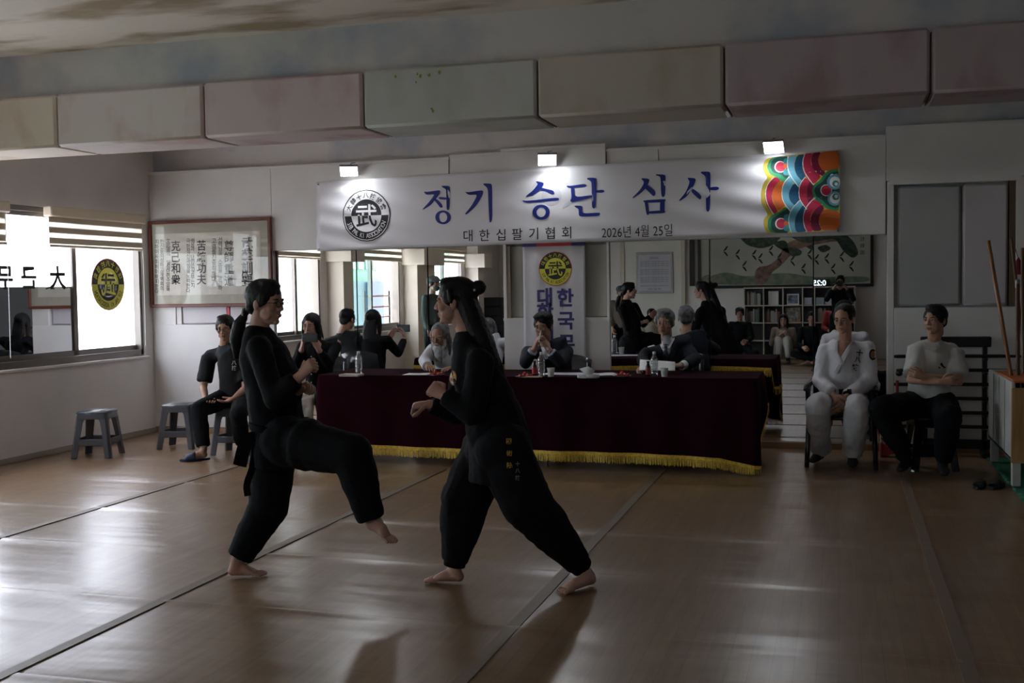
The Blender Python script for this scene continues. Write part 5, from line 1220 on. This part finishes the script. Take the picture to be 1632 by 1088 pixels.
# --- the two sparring women
def AT(px, py, Y): return at(px, py, Y)
Z3 = Vector((0, 0, 1))
J = dict(fw=unit((1, -.08, 0)), rt=unit((-.08, -1, 0)))
J.update(head=AT(424, 483, 5.15), neck=AT(411, 528, 5.15), chest=AT(428, 595, 5.15), waist=AT(437, 650, 5.15), pelvis=AT(447, 700, 5.15),
    shr=AT(413, 556, 4.99), shl=AT(427, 556, 5.30), elr=AT(438, 634, 4.93), wrr=AT(480, 598, 4.95), ell=AT(448, 634, 5.28), wrl=AT(477, 621, 5.15),
    hipr=AT(456, 702, 5.06), knr=AT(560, 724, 5.0), anr=AT(594, 835, 5.0), heelr=AT(583, 838, 5.0), toer=AT(625, 866, 4.98),
    hipl=AT(437, 706, 5.22), knl=AT(427, 806, 5.17), anl=AT(390, 893, 5.14), heell=Vector((0, 0, 0)), toel=Vector((0, 0, 0)))
hz = atZ(363, 917, .004); J['heell'] = hz; J['toel'] = atZ(428, 915, .004); J['toel'].y = hz.y + .04; J['anl'] = Vector((AT(388, 895, 5.14).x, hz.y, .085))
def f1hair(h, M):
    h.limb([AT(404, 488, 5.15), AT(391, 497, 5.15)], [.030, .018], 10); h.limb([AT(392, 497, 5.15), AT(382, 515, 5.15), AT(377, 540, 5.15), AT(377, 568, 5.15)], [.016, .034, .040, .018], 10)
F1 = person('woman in black martial arts uniform with glasses and ponytail, kicking with one leg raised', J, (BLACK, 'jacket'), (BLACK, 'trousers'), SK_F, style='short', look=(1, -.10, -.06), fem=True,
    hands={'r': (unit((.7, 0, .7)), unit((.3, .8, -.3)), 1.25, .1), 'l': (unit((.9, -.2, .3)), unit((0, -.5, -.8)), 1.2, .1)}, feet='bare', skirt=[([J['pelvis'], J['hipr'].lerp(J['knr'], .35), J['hipr'].lerp(J['knr'], .55)], [.118, .136, .112], 14)], tr=(.12, .16), sr=(.066, .062, .046), pr=(.11, .125, .108, .092, .072), fold=.022, hairx=f1hair, lip=LIP, cuffend=.18,
    torso=[(J['neck'] + Z3 * .03, (.054, .058)), (J['neck'] - Z3 * .02, (.076, .11)), (AT(420, 562, 5.15), (.108, .165)), (AT(432, 600, 5.15), (.136, .17)), (AT(438, 650, 5.15), (.128, .16)), (AT(446, 695, 5.15), (.135, .175)), (AT(446, 742, 5.15), (.118, .17))], voxb=.009, voxc=.011, dec=.7, headvox=.0042)
glasses(F1['M'], F1['root'])
MB().tube([AT(389, 498, 5.15) + Vector((0, .022 * cos(k * pi / 4), .022 * sin(k * pi / 4))) for k in range(9)], .006, 6).build('hair_tie', PAPER, F1['root'], smooth=180)
def ribbon(pts, w_, m, par, name='belt_end', th=.006, wdir=(0, 1, 0)):
    P = [Vector(p) for p in pts]; q = []
    for _ in range(2):
        n2 = [P[0]]
        for a, b_ in zip(P, P[1:]): n2 += [a * .75 + b_ * .25, a * .25 + b_ * .75]
        P = n2 + [P[-1]]
    return MB().tube(P, [(th / 2, w_ / 2)] * len(P), 6, side=wdir).build(name, m, par, smooth=50)
BELT = mat('black_belt', (.004, .004, .005), .9, spec=.1)
ribbon([AT(400, 688, 4.98), AT(407, 715, 5.0), AT(403, 745, 5.02), AT(392, 772, 5.03), AT(395, 790, 5.03)], .035, BELT, F1['root'], wdir=(1, .5, 0)); ribbon([AT(398, 690, 4.98), AT(388, 715, 5.0), AT(382, 742, 5.02)], .07, BELT, F1['root'], wdir=(1, .3, 0))
MB().tube([AT(446, 678, 5.15) + Vector((.145 * cos(k * pi / 12), .185 * sin(k * pi / 12), .012 * sin(k * pi / 6))) for k in range(25)], [(.022, .006)] * 25, 6, side=(0, 0, 1) if False else None).build('belt', BELT, F1['root'], smooth=60)

J = dict(fw=unit((-1, -.1, 0)), rt=unit((-.1, 1, 0)))
J.update(head=AT(725, 481, 5.2), neck=AT(746, 535, 5.2), chest=AT(762, 605, 5.2), waist=AT(780, 655, 5.2), pelvis=AT(794, 712, 5.2),
    shl=AT(765, 578, 5.03), shr=AT(742, 576, 5.36), ell=AT(752, 658, 4.95), wrl=AT(708, 630, 4.97), elr=AT(728, 660, 5.42), wrr=AT(684, 644, 5.33),
    hipl=AT(802, 716, 5.10), knl=AT(838, 800, 5.10), hipr=AT(780, 716, 5.30), knr=AT(742, 795, 5.27))
a = atZ(740, 927, .004); J['heelr'] = a; J['toer'] = Vector((atZ(672, 930, .004).x, a.y - .03, .004)); J['anr'] = Vector((AT(724, 905, a.y).x, a.y, .085))
a = atZ(948, 930, .004); J['heell'] = a; J['toel'] = atZ(888, 947, .004); J['anl'] = Vector((AT(928, 912, a.y).x, a.y - .01, .09))
def f2hair(h, M):
    c = AT(763, 458, 5.2); h.ball(c, (.038, .036, .038)); h.limb([AT(742, 462, 5.2), c], [.03, .02])
    h.limb([AT(742, 475, 5.2), AT(758, 515, 5.2), AT(773, 550, 5.2), AT(788, 585, 5.2), AT(794, 605, 5.2)], [(.055, .085), (.052, .085), (.05, .085), (.035, .07), (.015, .04)], 12, side=(0, 1, 0))
    h.limb([AT(716, 462, 5.11), AT(719, 482, 5.11)], [.012, .008])
F2 = person('woman in black uniform with half-up long hair, facing left in a low stance', J, (BLACK, 'jacket'), (BLACK, 'trousers'), SK_F, style='short', look=(-1, -.12, -.03), fem=True,
    hands={'l': (unit((-.85, .1, .45)), unit((.2, .7, -.6)), 1.15, .1), 'r': (unit((-1, -.2, -.1)), unit((.1, .3, -.9)), 1.2, .1)}, feet='bare', tr=(.13, .165), sr=(.070, .064, .046), pr=(.115, .135, .128, .105, .066), fold=.022, hairx=f2hair, lip=LIP, cuffend=.05,
    torso=[(J['neck'] + Z3 * .025, (.056, .058)), (J['neck'] - Z3 * .02, (.075, .105)), (AT(757, 575, 5.2), (.118, .17)), (AT(766, 612, 5.2), (.135, .175)), (AT(785, 660, 5.2), (.145, .17)), (AT(797, 705, 5.2), (.158, .19)), (AT(801, 764, 5.2), (.168, .20))], voxb=.009, voxc=.011, dec=.7, headvox=.0042)
for k, (kn, an, r_) in enumerate((('knr', 'anr', .056), ('knl', 'anl', .058))):
    A_, B_ = J[an] + Z3 * .0, J[kn]; MB().tube([A_.lerp(B_, q) for q in (.0, .05, .14)], [r_, r_ * 1.03, r_ * 1.02], 16).build('ankle_cuff', BELT, F2['root'], smooth=60)
MB().ball(F2['M'] @ Vector((-.082, -.008, -.045)), .004).build('earring', CHROME, F2['root'], smooth=180); MB().ball(AT(756, 462, 5.155), .006).build('hair_pin', PAPER, F2['root'], smooth=180)
t2 = bvh(F2['top'], F2['trousers'], F2['body'])
GOLDT = mat('gold_embroidery', (.55, .33, .03), .5); REDT = mat('red_embroidery', (.25, .02, .02), .5)
decal('badge_rim', [circ_px(722, 602, 6, 12)], t2, REDT, F2['root'], .006, 1); decal('badge', [circ_px(722, 602, 5, 10)], t2, GOLDT, F2['root'], .0075, 1)
decal('badge_print', text_px('武', 722, 604, 9), t2, INK, F2['root'], .009)
for k, ch in enumerate('國術院'): decal('gold_character', text_px(ch, 811 + k * .6, 703 + k * 19, 9.5), t2, GOLDT, F2['root'], .006)
for k, ch in enumerate('十八技'): decal('white_character', text_px(ch, 825, 739 + k * 11, 8, .01), t2, mat('white_embroidery', (.3, .3, .3), .6) if 'white_embroidery' not in bpy.data.materials else bpy.data.materials['white_embroidery'], F2['root'], .006)
decal('back_stripe', [[(801, 575), (804, 574), (812, 590), (809, 591)]], t2, PAPER, F2['root'], .006)

# --- seated man in black tee
BT = mat('black_tshirt', (.010, .011, .013), .8, spec=.2, bump=.15, bscale=30)
J = sit(-5.42, 9.10, .25, .43, .98, .05); J.update(head=AT(359, 523, 9.03), neck=AT(358, 553, 9.1), shr=AT(333, 567, 9.1), shl=AT(386, 566, 9.12), elr=AT(324, 618, 9.0), wrr=AT(328, 637, 8.86), ell=AT(392, 618, 9.0), wrl=AT(374, 634, 8.82),
    knr=AT(316, 652, 8.72), knl=AT(380, 658, 8.66))
J['heelr'] = atZ(331, 729, .022); J['toer'] = atZ(297, 731, .022); J['anr'] = Vector((atZ(325, 729, .02).x, J['heelr'].y, .10)); J['heell'] = atZ(386, 720, .022); J['toel'] = atZ(390, 732, .022); J['toel'].y -= .06; J['anl'] = J['heell'] + Vector((0, 0, .08))
P3 = person('seated man in black t-shirt, glasses and blue slippers with open palms on his knees', J, (BT, 'tshirt'), (BLACK2, 'trousers'), SK_M, style='short', look=(.25, -1, -.12), sleeve='short', sr=(.072, .05, .05), feet='slippers', tr=(.115, .16), pr=(.09, .10, .078, .075, .066),
    hands={'r': (unit((.75, -.6, -.25)), Z3, .28, .12, -1), 'l': (unit((-.6, -.7, -.3)), Z3, .28, .12, -1)}, voxb=.009)
glasses(P3['M'], P3['root'])
t = bvh(P3['top']); WE = bpy.data.materials['white_embroidery']
for k, ch in enumerate('八技'): decal('chest_character', text_px(ch, 373, 578 + k * 8, 8, .01), t, PAPER, P3['root'], .005)

# --- woman with the phone
J = sit(-4.86, 9.74, .1, .45, .96, .05); J.update(head=AT(496, 519, 9.62), elr=AT(471, 582, 9.5), ell=AT(524, 580, 9.5), wrr=AT(481, 556, 9.30), wrl=AT(508, 557, 9.30))
def whair(h, M):
    for x in (-1, 1): h.limb([M @ Vector((x * .07, 0, .04)), M @ Vector((x * .078, .0, -.05)), M @ Vector((x * .075, -.0, -.15))], [(.022, .035), (.022, .04), (.018, .035)], 10, side=M.to_3x3() @ Vector((0, 1, 0)))
    h.limb([M @ Vector((0, -.07, 0)), M @ Vector((0, -.09, -.12)), M @ Vector((0, -.10, -.27))], [(.04, .075), (.04, .085), (.025, .07)], 12, side=M.to_3x3() @ Vector((1, 0, 0)))
P4 = person('woman in black buttoned shirt with long black hair filming with a phone', J, (BLACK, 'shirt'), (BLACK2, 'trousers'), SK_F, style='bangs' if False else 'plain', fem=True, look=(.05, -1, -.08), hairx=whair, tr=(.105, .145), sr=(.056, .05, .04),
    hands={'r': (unit((.3, -.25, .9)), unit((.75, .35, .1)), .45, .1), 'l': (unit((-.3, -.25, .9)), unit((-.75, .35, .1)), .45, .1)})
c = AT(494, 538, 9.22); r = empty('smartphone', c, 'black smartphone held up in both hands of the woman at the table end', 'phone')
MB().box(c.x - .080, c.x + .080, c.y - .006, c.y + .006, c.z - .040, c.z + .040, c=.003).build('case', GLOSSBLK, r, smooth=40); MB().box(c.x - .074, c.x + .074, c.y + .006, c.y + .007, c.z - .035, c.z + .035).build('screen', mat('phone_screen', (.1, .13, .15), .1), r); MB().lathe(c + Vector((-.06, -.0065, .022)), [(.007, -.001), (.007, .001)], 12, Matrix.Rotation(pi / 2, 3, 'X')).build('camera_lens', INK, r)
t = bvh(P4['top'])
for py in (568, 582, 596, 609): decal('button', [circ_px(496, py, 1.1, 1.1, 8)], t, PAPER, P4['root'], .005)
cb = MB(); cc = AT(490, 645, 9.35); cb.limb([cc + Vector((-.12, .05, .06)), cc + Vector((0, 0, .07)), cc + Vector((.12, .05, .05))], [(.05, .09), (.06, .12), (.05, .09)], 12, side=(0, 1, 0)); cb.limb([cc + Vector((.03, -.1, .05)), cc + Vector((.05, -.13, -.08)), cc + Vector((.07, -.12, -.22))], [(.03, .08), (.03, .09), (.02, .07)], 10, side=(1, 0, 0)); cb.limb([cc + Vector((-.05, -.08, .05)), cc + Vector((-.07, -.12, -.08)), cc + Vector((-.05, -.11, -.15))], [(.03, .07), (.03, .08), (.02, .05)], 10, side=(1, 0, 0))
fuse(cb, .011, 3, .05).build('folded_coat', mat('beige_coat_cloth', (.33, .29, .26), .85, bump=.2, bscale=30), None, smooth=180, label='crumpled beige coat on the lap of the woman with the phone', cat='coat')

# --- judges
SUIT = mat('navy_suit', (.010, .012, .020), .75, spec=.25, bump=.08, bscale=200); SHIRT = mat('white_shirt', (.62, .62, .66), .7); TIE = mat('dark_tie', (.02, .02, .035), .5, col2=(.10, .10, .14), nscale=60)
WJ = mat('white_jacket', (.60, .62, .66), .75, bump=.15, bscale=30)
J = sit(-3.52, 9.84, .0, .44, .92, .14); J.update(head=AT(701, 536, 9.62)); J['neck'] = AT(704, 562, 9.72); J['wrr'] = AT(682, 592, 9.35); J['wrl'] = AT(728, 592, 9.35); J['elr'] = AT(676, 590, 9.6); J['ell'] = AT(738, 590, 9.6); J['wrr'].z = J['wrl'].z = .80; J['elr'].z = J['ell'].z = .84
def j1hair(h, M):
    for x in (-1, 1): h.limb([M @ Vector((x * .075, -.02, .03)), M @ Vector((x * .085, -.02, -.06)), M @ Vector((x * .085, .01, -.17))], [.022, .026, .014], 10)
    h.limb([M @ Vector((0, -.07, 0)), M @ Vector((0, -.09, -.12)), M @ Vector((0, -.08, -.22))], [(.04, .07), (.04, .08), (.02, .05)], 10, side=M.to_3x3() @ Vector((1, 0, 0)))
P5 = person('old man with long white beard and grey hair in white jacket at the table', J, (WJ, 'jacket'), (BLACK2, 'trousers'), SK_D, HAIRG, 'receding', look=(-.1, -1, -.25), hairx=j1hair, brow=BROWG, sr=(.062, .055, .05), hands={'r': (unit((.5, -.8, 0)), -Z3, .2, .1), 'l': (unit((-.5, -.8, 0)), -Z3, .2, .1)})
M = P5['M']; bq = MB()
bq.ball(M @ Vector((0, .062, -.10)), (.045, .03, .05), M.to_3x3()); bq.limb([M @ Vector((0, .075, -.10)), M @ Vector((0, .07, -.17)), M @ Vector((0, .06, -.235))], [(.03, .05), (.025, .04), (.012, .018)], 10, side=M.to_3x3() @ Vector((1, 0, 0)))
for x in (-1, 1): bq.limb([M @ Vector((x * .058, .03, -.03)), M @ Vector((x * .055, .045, -.08)), M @ Vector((x * .03, .07, -.12))], [.013, .02, .02], 8); bq.limb([M @ Vector((0, .097, -.043)), M @ Vector((x * .03, .085, -.055))], [.006, .005], 8)
fuse(bq, .006, 2, .010, _tex2).build('beard', HAIRW, P5['root'], smooth=180)

J = sit(-2.50, 9.88, -.12, .45, .98, .14); J.update(head=AT(866, 520, 9.66)); J['neck'] = AT(870, 552, 9.76); J['elr'] = AT(838, 585, 9.5); J['ell'] = AT(893, 588, 9.5); J['elr'].z = J['ell'].z = .835; J['wrr'] = AT(853, 553, 9.44); J['wrl'] = AT(874, 556, 9.44); J['shr'] = AT(842, 562, 9.76); J['shl'] = AT(903, 560, 9.80)
P6 = person('man in navy suit resting his chin on joined hands behind the table', J, (SUIT, 'jacket'), (SUIT, 'trousers'), SK_M, HAIRB, 'thick', look=(-.15, -1, -.16), sr=(.066, .058, .05), tr=(.12, .165), cuffend=.3,
    hands={'r': (unit((.35, -.15, .9)), unit((.7, .3, -.3)), .7, .05), 'l': (unit((-.45, -.15, .85)), unit((-.6, .4, -.2)), .8, .05)})
for k, (e_, w_) in enumerate((('elr', 'wrr'), ('ell', 'wrl'))): MB().tube([J[e_].lerp(J[w_], q) for q in (.55, .78)], [.046, .043], 14).build('shirt_cuff', mat('pale_blue_cuff', (.40, .42, .55), .7) if k == 0 else bpy.data.materials['pale_blue_cuff'], P6['root'], smooth=60)
t = bvh(P6['top'], P6['body']); decal('shirt_front', [[(862, 553), (878, 553), (873, 572), (868, 572)]], t, SHIRT, P6['root'], .006, 2)
MB().tube([AT(862, 522 + 4, 9.40), AT(859, 545, 9.38)], [.005, .006], 8).build('pen', PAPER, None, smooth=60, label='pale pen held upright at the lips of the navy-suited man', cat='pen')

J = sit(-1.40, 9.86, .04, .46, 1.0, .05); J.update(head=AT(1060, 514, 9.66)); J['neck'] = AT(1063, 548, 9.74); J['shr'] = AT(1031, 563, 9.74); J['shl'] = AT(1098, 560, 9.76); J['elr'] = AT(1024, 592, 9.6); J['ell'] = AT(1108, 592, 9.58); J['elr'].z = .86; J['ell'].z = .86; J['wrr'] = AT(1030, 592, 9.32); J['wrl'] = AT(1086, 590, 9.30); J['wrr'].z = .815; J['wrl'].z = .825
P7 = person('grey-haired man in dark suit and tie holding a sheet of paper at the table', J, (SUIT, 'jacket'), (SUIT, 'trousers'), SK_M, HAIRG, 'short', look=(-.12, -1, -.08), sr=(.064, .056, .05), tr=(.12, .165), brow=BROWG, cuffend=.2,
    hands={'r': (unit((-.5, -.8, .0)), unit((.5, -.1, -.8)), .6, .05), 'l': (unit((-.8, -.5, .1)), unit((-.2, .2, -.9)), .5, .08)})
t = bvh(P7['top'], P7['body'])
decal('shirt_front', [[(1051, 536), (1056, 545), (1061, 551), (1068, 544), (1073, 532), (1072, 545), (1068, 560), (1062, 574), (1056, 560), (1052, 546)]], t, SHIRT, P7['root'], .007, 2)
decal('shirt_collar', [[(1050, 534), (1061, 552), (1055, 557), (1049, 542)], [(1074, 530), (1061, 552), (1067, 557), (1075, 540)]], t, SHIRT, P7['root'], .012, 2, thick=.003)
decal('necktie', [[(1057, 548), (1065, 548), (1063, 554), (1066, 568), (1063, 578), (1060, 578), (1056, 566), (1059, 554)]], t, TIE, P7['root'], .013, 2, thick=.003)
decal('lapel', [[(1049, 540), (1058, 565), (1062, 582), (1052, 572), (1044, 556)], [(1076, 540), (1067, 565), (1063, 582), (1074, 570), (1081, 556)]], t, SUIT, P7['root'], .011, 2, thick=.003)
for e_, w_ in (('elr', 'wrr'), ('ell', 'wrl')): MB().tube([J[e_].lerp(J[w_], q) for q in (.78, 1.0)], [.040, .036], 14).build('shirt_cuff', SHIRT, P7['root'], smooth=60)
a, b_ = AT(1020, 573, 9.25), AT(1076, 577, 9.25); sheet([AT(1019, 590, 9.12), AT(1076, 591, 9.12), b_, a], 'paper_sheet', 'white sheet of paper held up by the grey-haired man', 'paper')

# --- man in white uniform
GI = mat('white_uniform', (.58, .57, .60), .8, bump=.9, bscale=11, stretch=(1, 1, .5))
J = sit(.03, 9.44, -.12, .43, 1.0, .02); J.update(head=AT(1345, 509, 9.36), neck=AT(1347, 541, 9.42), shr=AT(1316, 560, 9.42), shl=AT(1382, 556, 9.42), elr=AT(1308, 606, 9.36), ell=AT(1386, 608, 9.36), wrr=AT(1329, 630, 9.12), wrl=AT(1347, 634, 9.12),
    knr=AT(1303, 646, 9.06), knl=AT(1367, 648, 9.06))
for k, px, py in (('r', 1308, 741), ('l', 1359, 747)):
    h_ = atZ(px, py - 6, .02); J['heel' + k] = h_ + Vector((.0, .10, 0)); J['toe' + k] = h_ + Vector((-.05 if k == 'r' else 0, -.08, 0)); J['an' + k] = h_ + Vector((0, .07, .075))
P8 = person('man in white martial arts uniform with black characters seated in a plastic armchair', J, (GI, 'jacket'), (GI, 'trousers'), SK_M, HAIRB, 'receding', look=(-.38, -1, -.14), feet='shoes', sr=(.070, .066, .058), tr=(.125, .16), pr=(.10, .108, .098, .095, .088), fold=.036, cuffend=.12,
    hands={'r': (unit((.45, -.45, -.75)), unit((.6, .5, .0)), .4, .08), 'l': (unit((-.4, -.45, -.75)), unit((-.6, .5, .0)), .4, .08)}, voxc=.011, closed=True, dec=.8, collar=False)
t = bvh(P8['top'], P8['body'])
decal('open_neck', [[(1335, 538), (1341, 545), (1352, 545), (1360, 538), (1352, 552), (1344, 562), (1338, 571), (1335, 560), (1334, 548)]], t, SK_M, P8['root'], .006, 2)
decal('collar_band', [[(1331, 536), (1335, 538), (1336, 562), (1346, 580), (1341, 584), (1333, 572), (1330, 552)], [(1364, 532), (1359, 540), (1347, 558), (1328, 592), (1334, 596), (1352, 566), (1367, 540)]], t, GI, P8['root'], .011, 2, thick=.006)
decal('black_belt_front', [[(1331, 620), (1357, 620), (1357, 628), (1331, 628)]], bvh(P8['top'], P8['trousers']), BELT, P8['root'], .006, 2, thick=.004)
for ch, px, py, s_ in (('十', 1370, 562, 11), ('八', 1367, 573, 10), ('技', 1363, 585, 11)): decal('chest_character', text_px(ch, px, py, s_, .03, .12), t, INK, P8['root'], .007)
decal('sleeve_badge_rim', [circ_px(1391, 565, 6, 9)], t, INK, P8['root'], .006, 1); decal('sleeve_badge', [circ_px(1391, 565, 3.6, 6)], t, mat('dull_gold', (.25, .14, .04)), P8['root'], .008, 1)

# --- man in white t-shirt
TE = mat('white_tshirt', (.46, .46, .44), .8, bump=.8, bscale=10, stretch=(1, 1, .6))
J = sit(.70, 9.42, -.25, .43, 1.0, .02); J.update(head=AT(1490, 510, 9.30), neck=AT(1488, 545, 9.40), shr=AT(1463, 558, 9.38), shl=AT(1521, 562, 9.44), elr=AT(1452, 605, 9.22), ell=AT(1528, 608, 9.26), wrr=AT(1500, 608, 9.10), wrl=AT(1474, 600, 9.13),
    knr=AT(1405, 652, 9.02), knl=AT(1512, 664, 8.98))
a = atZ(1436, 752, .02); J['toer'] = a; J['heelr'] = a + Vector((.06, .20, 0)); J['anr'] = a + Vector((.05, .15, .07)); a = atZ(1505, 758, .02); J['toel'] = a; J['heell'] = a + Vector((0, .2, 0)); J['anl'] = a + Vector((0, .15, .07))
P9 = person('man in white t-shirt and black trousers seated with arms crossed near the weapon rack', J, (TE, 'tshirt'), (BLACK2, 'trousers'), SK_M, HAIRB, 'short', look=(-.75, -1, -.02), sleeve='short', feet='socks', sr=(.080, .05, .05), tr=(.13, .172), pr=(.11, .115, .105, .09, .06), fold=.03,
    hands={'r': (unit((.8, -.1, .1)), unit((.1, .9, -.1)), .5, .1), 'l': (unit((-.8, -.2, .3)), unit((.1, .9, 0)), .6, .1)}, voxc=.011, dec=.8)
t = bvh(P9['top']); decal('neck_rib', [[(1470, 543), (1476, 551), (1487, 555), (1498, 552), (1505, 544), (1503, 550), (1495, 557), (1487, 559), (1476, 555)]], t, TE, P9['root'], .004, 2, thick=.004)
decal('chest_print', [[(1498, 580), (1501, 577), (1504, 583), (1508, 585), (1505, 587), (1500, 583)], [(1495, 584), (1499, 585), (1497, 588)]], t, INK, P9['root'], .005)

# --- people seen in the mirrors
def cloth(nm, c, **k): return mat(nm, c, .8, bump=.15, bscale=30, **k)
LO = dict(voxb=.013, voxc=.018, dec=.5, headvox=.0065)
def cap(P, m, brim=True):
    M = P['M']; q = MB(); q.ball(M @ Vector((0, -.01, .065)), (.096, .112, .07), M.to_3x3()); q.tube([M @ Vector((0, .05, .062)), M @ Vector((0, .165, .050))], [(.012, .075), (.006, .055)], 12, side=M.to_3x3() @ Vector((1, 0, 0)))
    fuse(q, .008, 2).build('cap', m, P['root'], smooth=180)
J = stand(-5.95, 4.95, 1.9, 1.70); P = person('standing man in grey cap and dark green jacket, seen in the mirror', J, (cloth('dark_green_jacket', (.05, .07, .065)), 'jacket'), (BLACK2, 'trousers'), SK_M, look=(1, .4, 0), **LO); cap(P, cloth('grey_cap', (.12, .13, .13)))
q = MB(); M = P['M']; q.ball(M @ Vector((0, .05, -.055)), (.062, .055, .048), M.to_3x3()); q.build('face_mask', cloth('teal_mask', (.06, .10, .10)), P['root'], smooth=180)
J = stand(-3.8, 1.0, 2.7, 1.5); P = person('man in brown jacket and dark cap standing near the far door, seen in the mirror', J, (cloth('brown_jacket', (.13, .10, .08)), 'jacket'), (BLACK2, 'trousers'), SK_D, HAIRG, look=(.3, 1, 0), **LO); cap(P, cloth('dark_cap', (.05, .05, .06)))
def far(x, y, f, seat, s, label, top, tm='jacket', **k):
    J = sit(x, y, f, seat, s, .03)
    if seat < .3:
        for q, g_ in (('r', 1), ('l', -1)):
            fw, rt = J['fw'], J['rt']; b0 = Vector((x, y, 0)); J['kn' + q] = b0 + rt * g_ * .30 + fw * .30 + Z3 * .22; J['an' + q] = b0 + rt * g_ * -.02 + fw * .36 + Z3 * .10; J['heel' + q] = b0 + rt * g_ * .0 + fw * .36 + Z3 * .03; J['toe' + q] = b0 - rt * g_ * .16 + fw * .42 + Z3 * .03
            J['wr' + q] = b0 + rt * g_ * .14 + fw * .30 + Z3 * (seat + .2)
        if seat > .15: MB().box(x - .17, x + .17, y - .17, y + .17, .002, seat - .035, c=.02).build('floor_cushion', cloth('cushion_brown', (.10, .07, .05)) if 'cushion_brown' not in bpy.data.materials else bpy.data.materials['cushion_brown'], None, smooth=45, label='low brown block seat under the ' + label[:label.index(',')], cat='seat')
    d = dict(LO); d.update(k); return person(label, J, (top, tm), k.pop('trs', (BLACK2, 'trousers')) if False else (BLACK2, 'trousers'), **d)
far(-3.50, -.5, 2.9, .25, .95, 'seated man in beige jacket, seen in the mirror', cloth('beige_jacket', (.30, .27, .21)))
far(-2.50, -1.15, 3.0, .42, .95, 'seated man in dark blue jacket with hand near his face, seen in the mirror', cloth('dark_blue_jacket', (.03, .05, .08)), style='thick')
far(-1.94, -.55, 3.1, .25, .95, 'thick-haired woman in black sweater, seen in the mirror', BLACK, 'sweater', style='thick')
far(-.62, -.55, 3.14, .13, 1.0, 'cross-legged man in black uniform on the floor, seen in the mirror', BLACK, feet='bare')
far(-.05, -1.25, 3.2, .42, .95, 'man in red jacket beside the bookcase, seen in the mirror', cloth('red_jacket', (.28, .02, .03)))
MB().box(-2.68, -2.32, -1.33, -.98, .002, .385, c=.02).build('box_seat', cloth('seat_grey', (.1, .1, .1)), None, smooth=45, label='grey box seat under the man in dark blue jacket', cat='seat')
MB().box(-.23, .13, -1.4, -1.07, .002, .385, c=.02).build('box_seat', cloth('seat_dark', (.06, .06, .06)), None, smooth=45, label='dark box seat under the man in red jacket', cat='seat')
# squatting woman in beige with a white skirt
J = sit(-1.16, -.98, 3.1, .12, .95, .06)
for q, g_ in (('r', 1), ('l', -1)):
    fw, rt = J['fw'], J['rt']; b0 = Vector((-1.16, -.98, 0)); J['kn' + q] = b0 + rt * g_ * .08 + fw * .30 + Z3 * .46; J['an' + q] = b0 + rt * g_ * .09 + fw * .30 + Z3 * .09; J['heel' + q] = b0 + rt * g_ * .09 + fw * .25 + Z3 * .02; J['toe' + q] = b0 + rt * g_ * .10 + fw * .45 + Z3 * .02; J['wr' + q] = b0 + rt * g_ * .05 + fw * .33 + Z3 * .56
P = person('long-haired woman in beige cardigan and white skirt, seen in the mirror', J, (cloth('beige_cardigan', (.26, .20, .15)), 'cardigan'), (cloth('white_skirt', (.55, .53, .50)), 'skirt'), SK_F, style='plain', fem=True, hairx=whair, **LO)
# photographer behind the lens
J = stand(.02, -.30, 3.14, 1.68); J['head'] = Vector((.02, -.20, 1.535)); J['neck'] = Vector((.02, -.27, 1.40))
for q, g_ in (('r', 1), ('l', -1)): J['el' + q] = Vector((.02 + g_ * .23, -.16, 1.22)); J['wr' + q] = Vector((.02 + g_ * .115, -.115, 1.415))
P = person('photographer in black holding a camera to his eye, seen in the right mirror', J, (BLACK, 'jacket'), (BLACK2, 'trousers'), SK_M, look=(0, 1, -.02), hands={'r': (unit((-.5, .25, .8)), unit((-.8, .1, -.2)), .6, .05), 'l': (unit((.5, .25, .8)), unit((.8, .1, -.2)), .6, .05)}, **LO)
r = empty('photo_camera', (0, -.1, 1.5), 'black camera with a wide lens held by the photographer', 'camera')
MB().box(-.065, .065, -.105, -.065, 1.455, 1.545, c=.008).build('camera_body', GLOSSBLK, r, smooth=40); MB().lathe((0, -.066, 1.5), [(.036, 0), (.038, .02), (.036, .045), (.037, .052), (.030, .052), (.028, .03)], 20, Matrix.Rotation(-pi / 2, 3, 'X')).build('lens_barrel', GLOSSBLK, r, smooth=50)
MB().box(-.02, .02, -.10, -.07, 1.54, 1.565, c=.005).build('viewfinder_hump', GLOSSBLK, r)
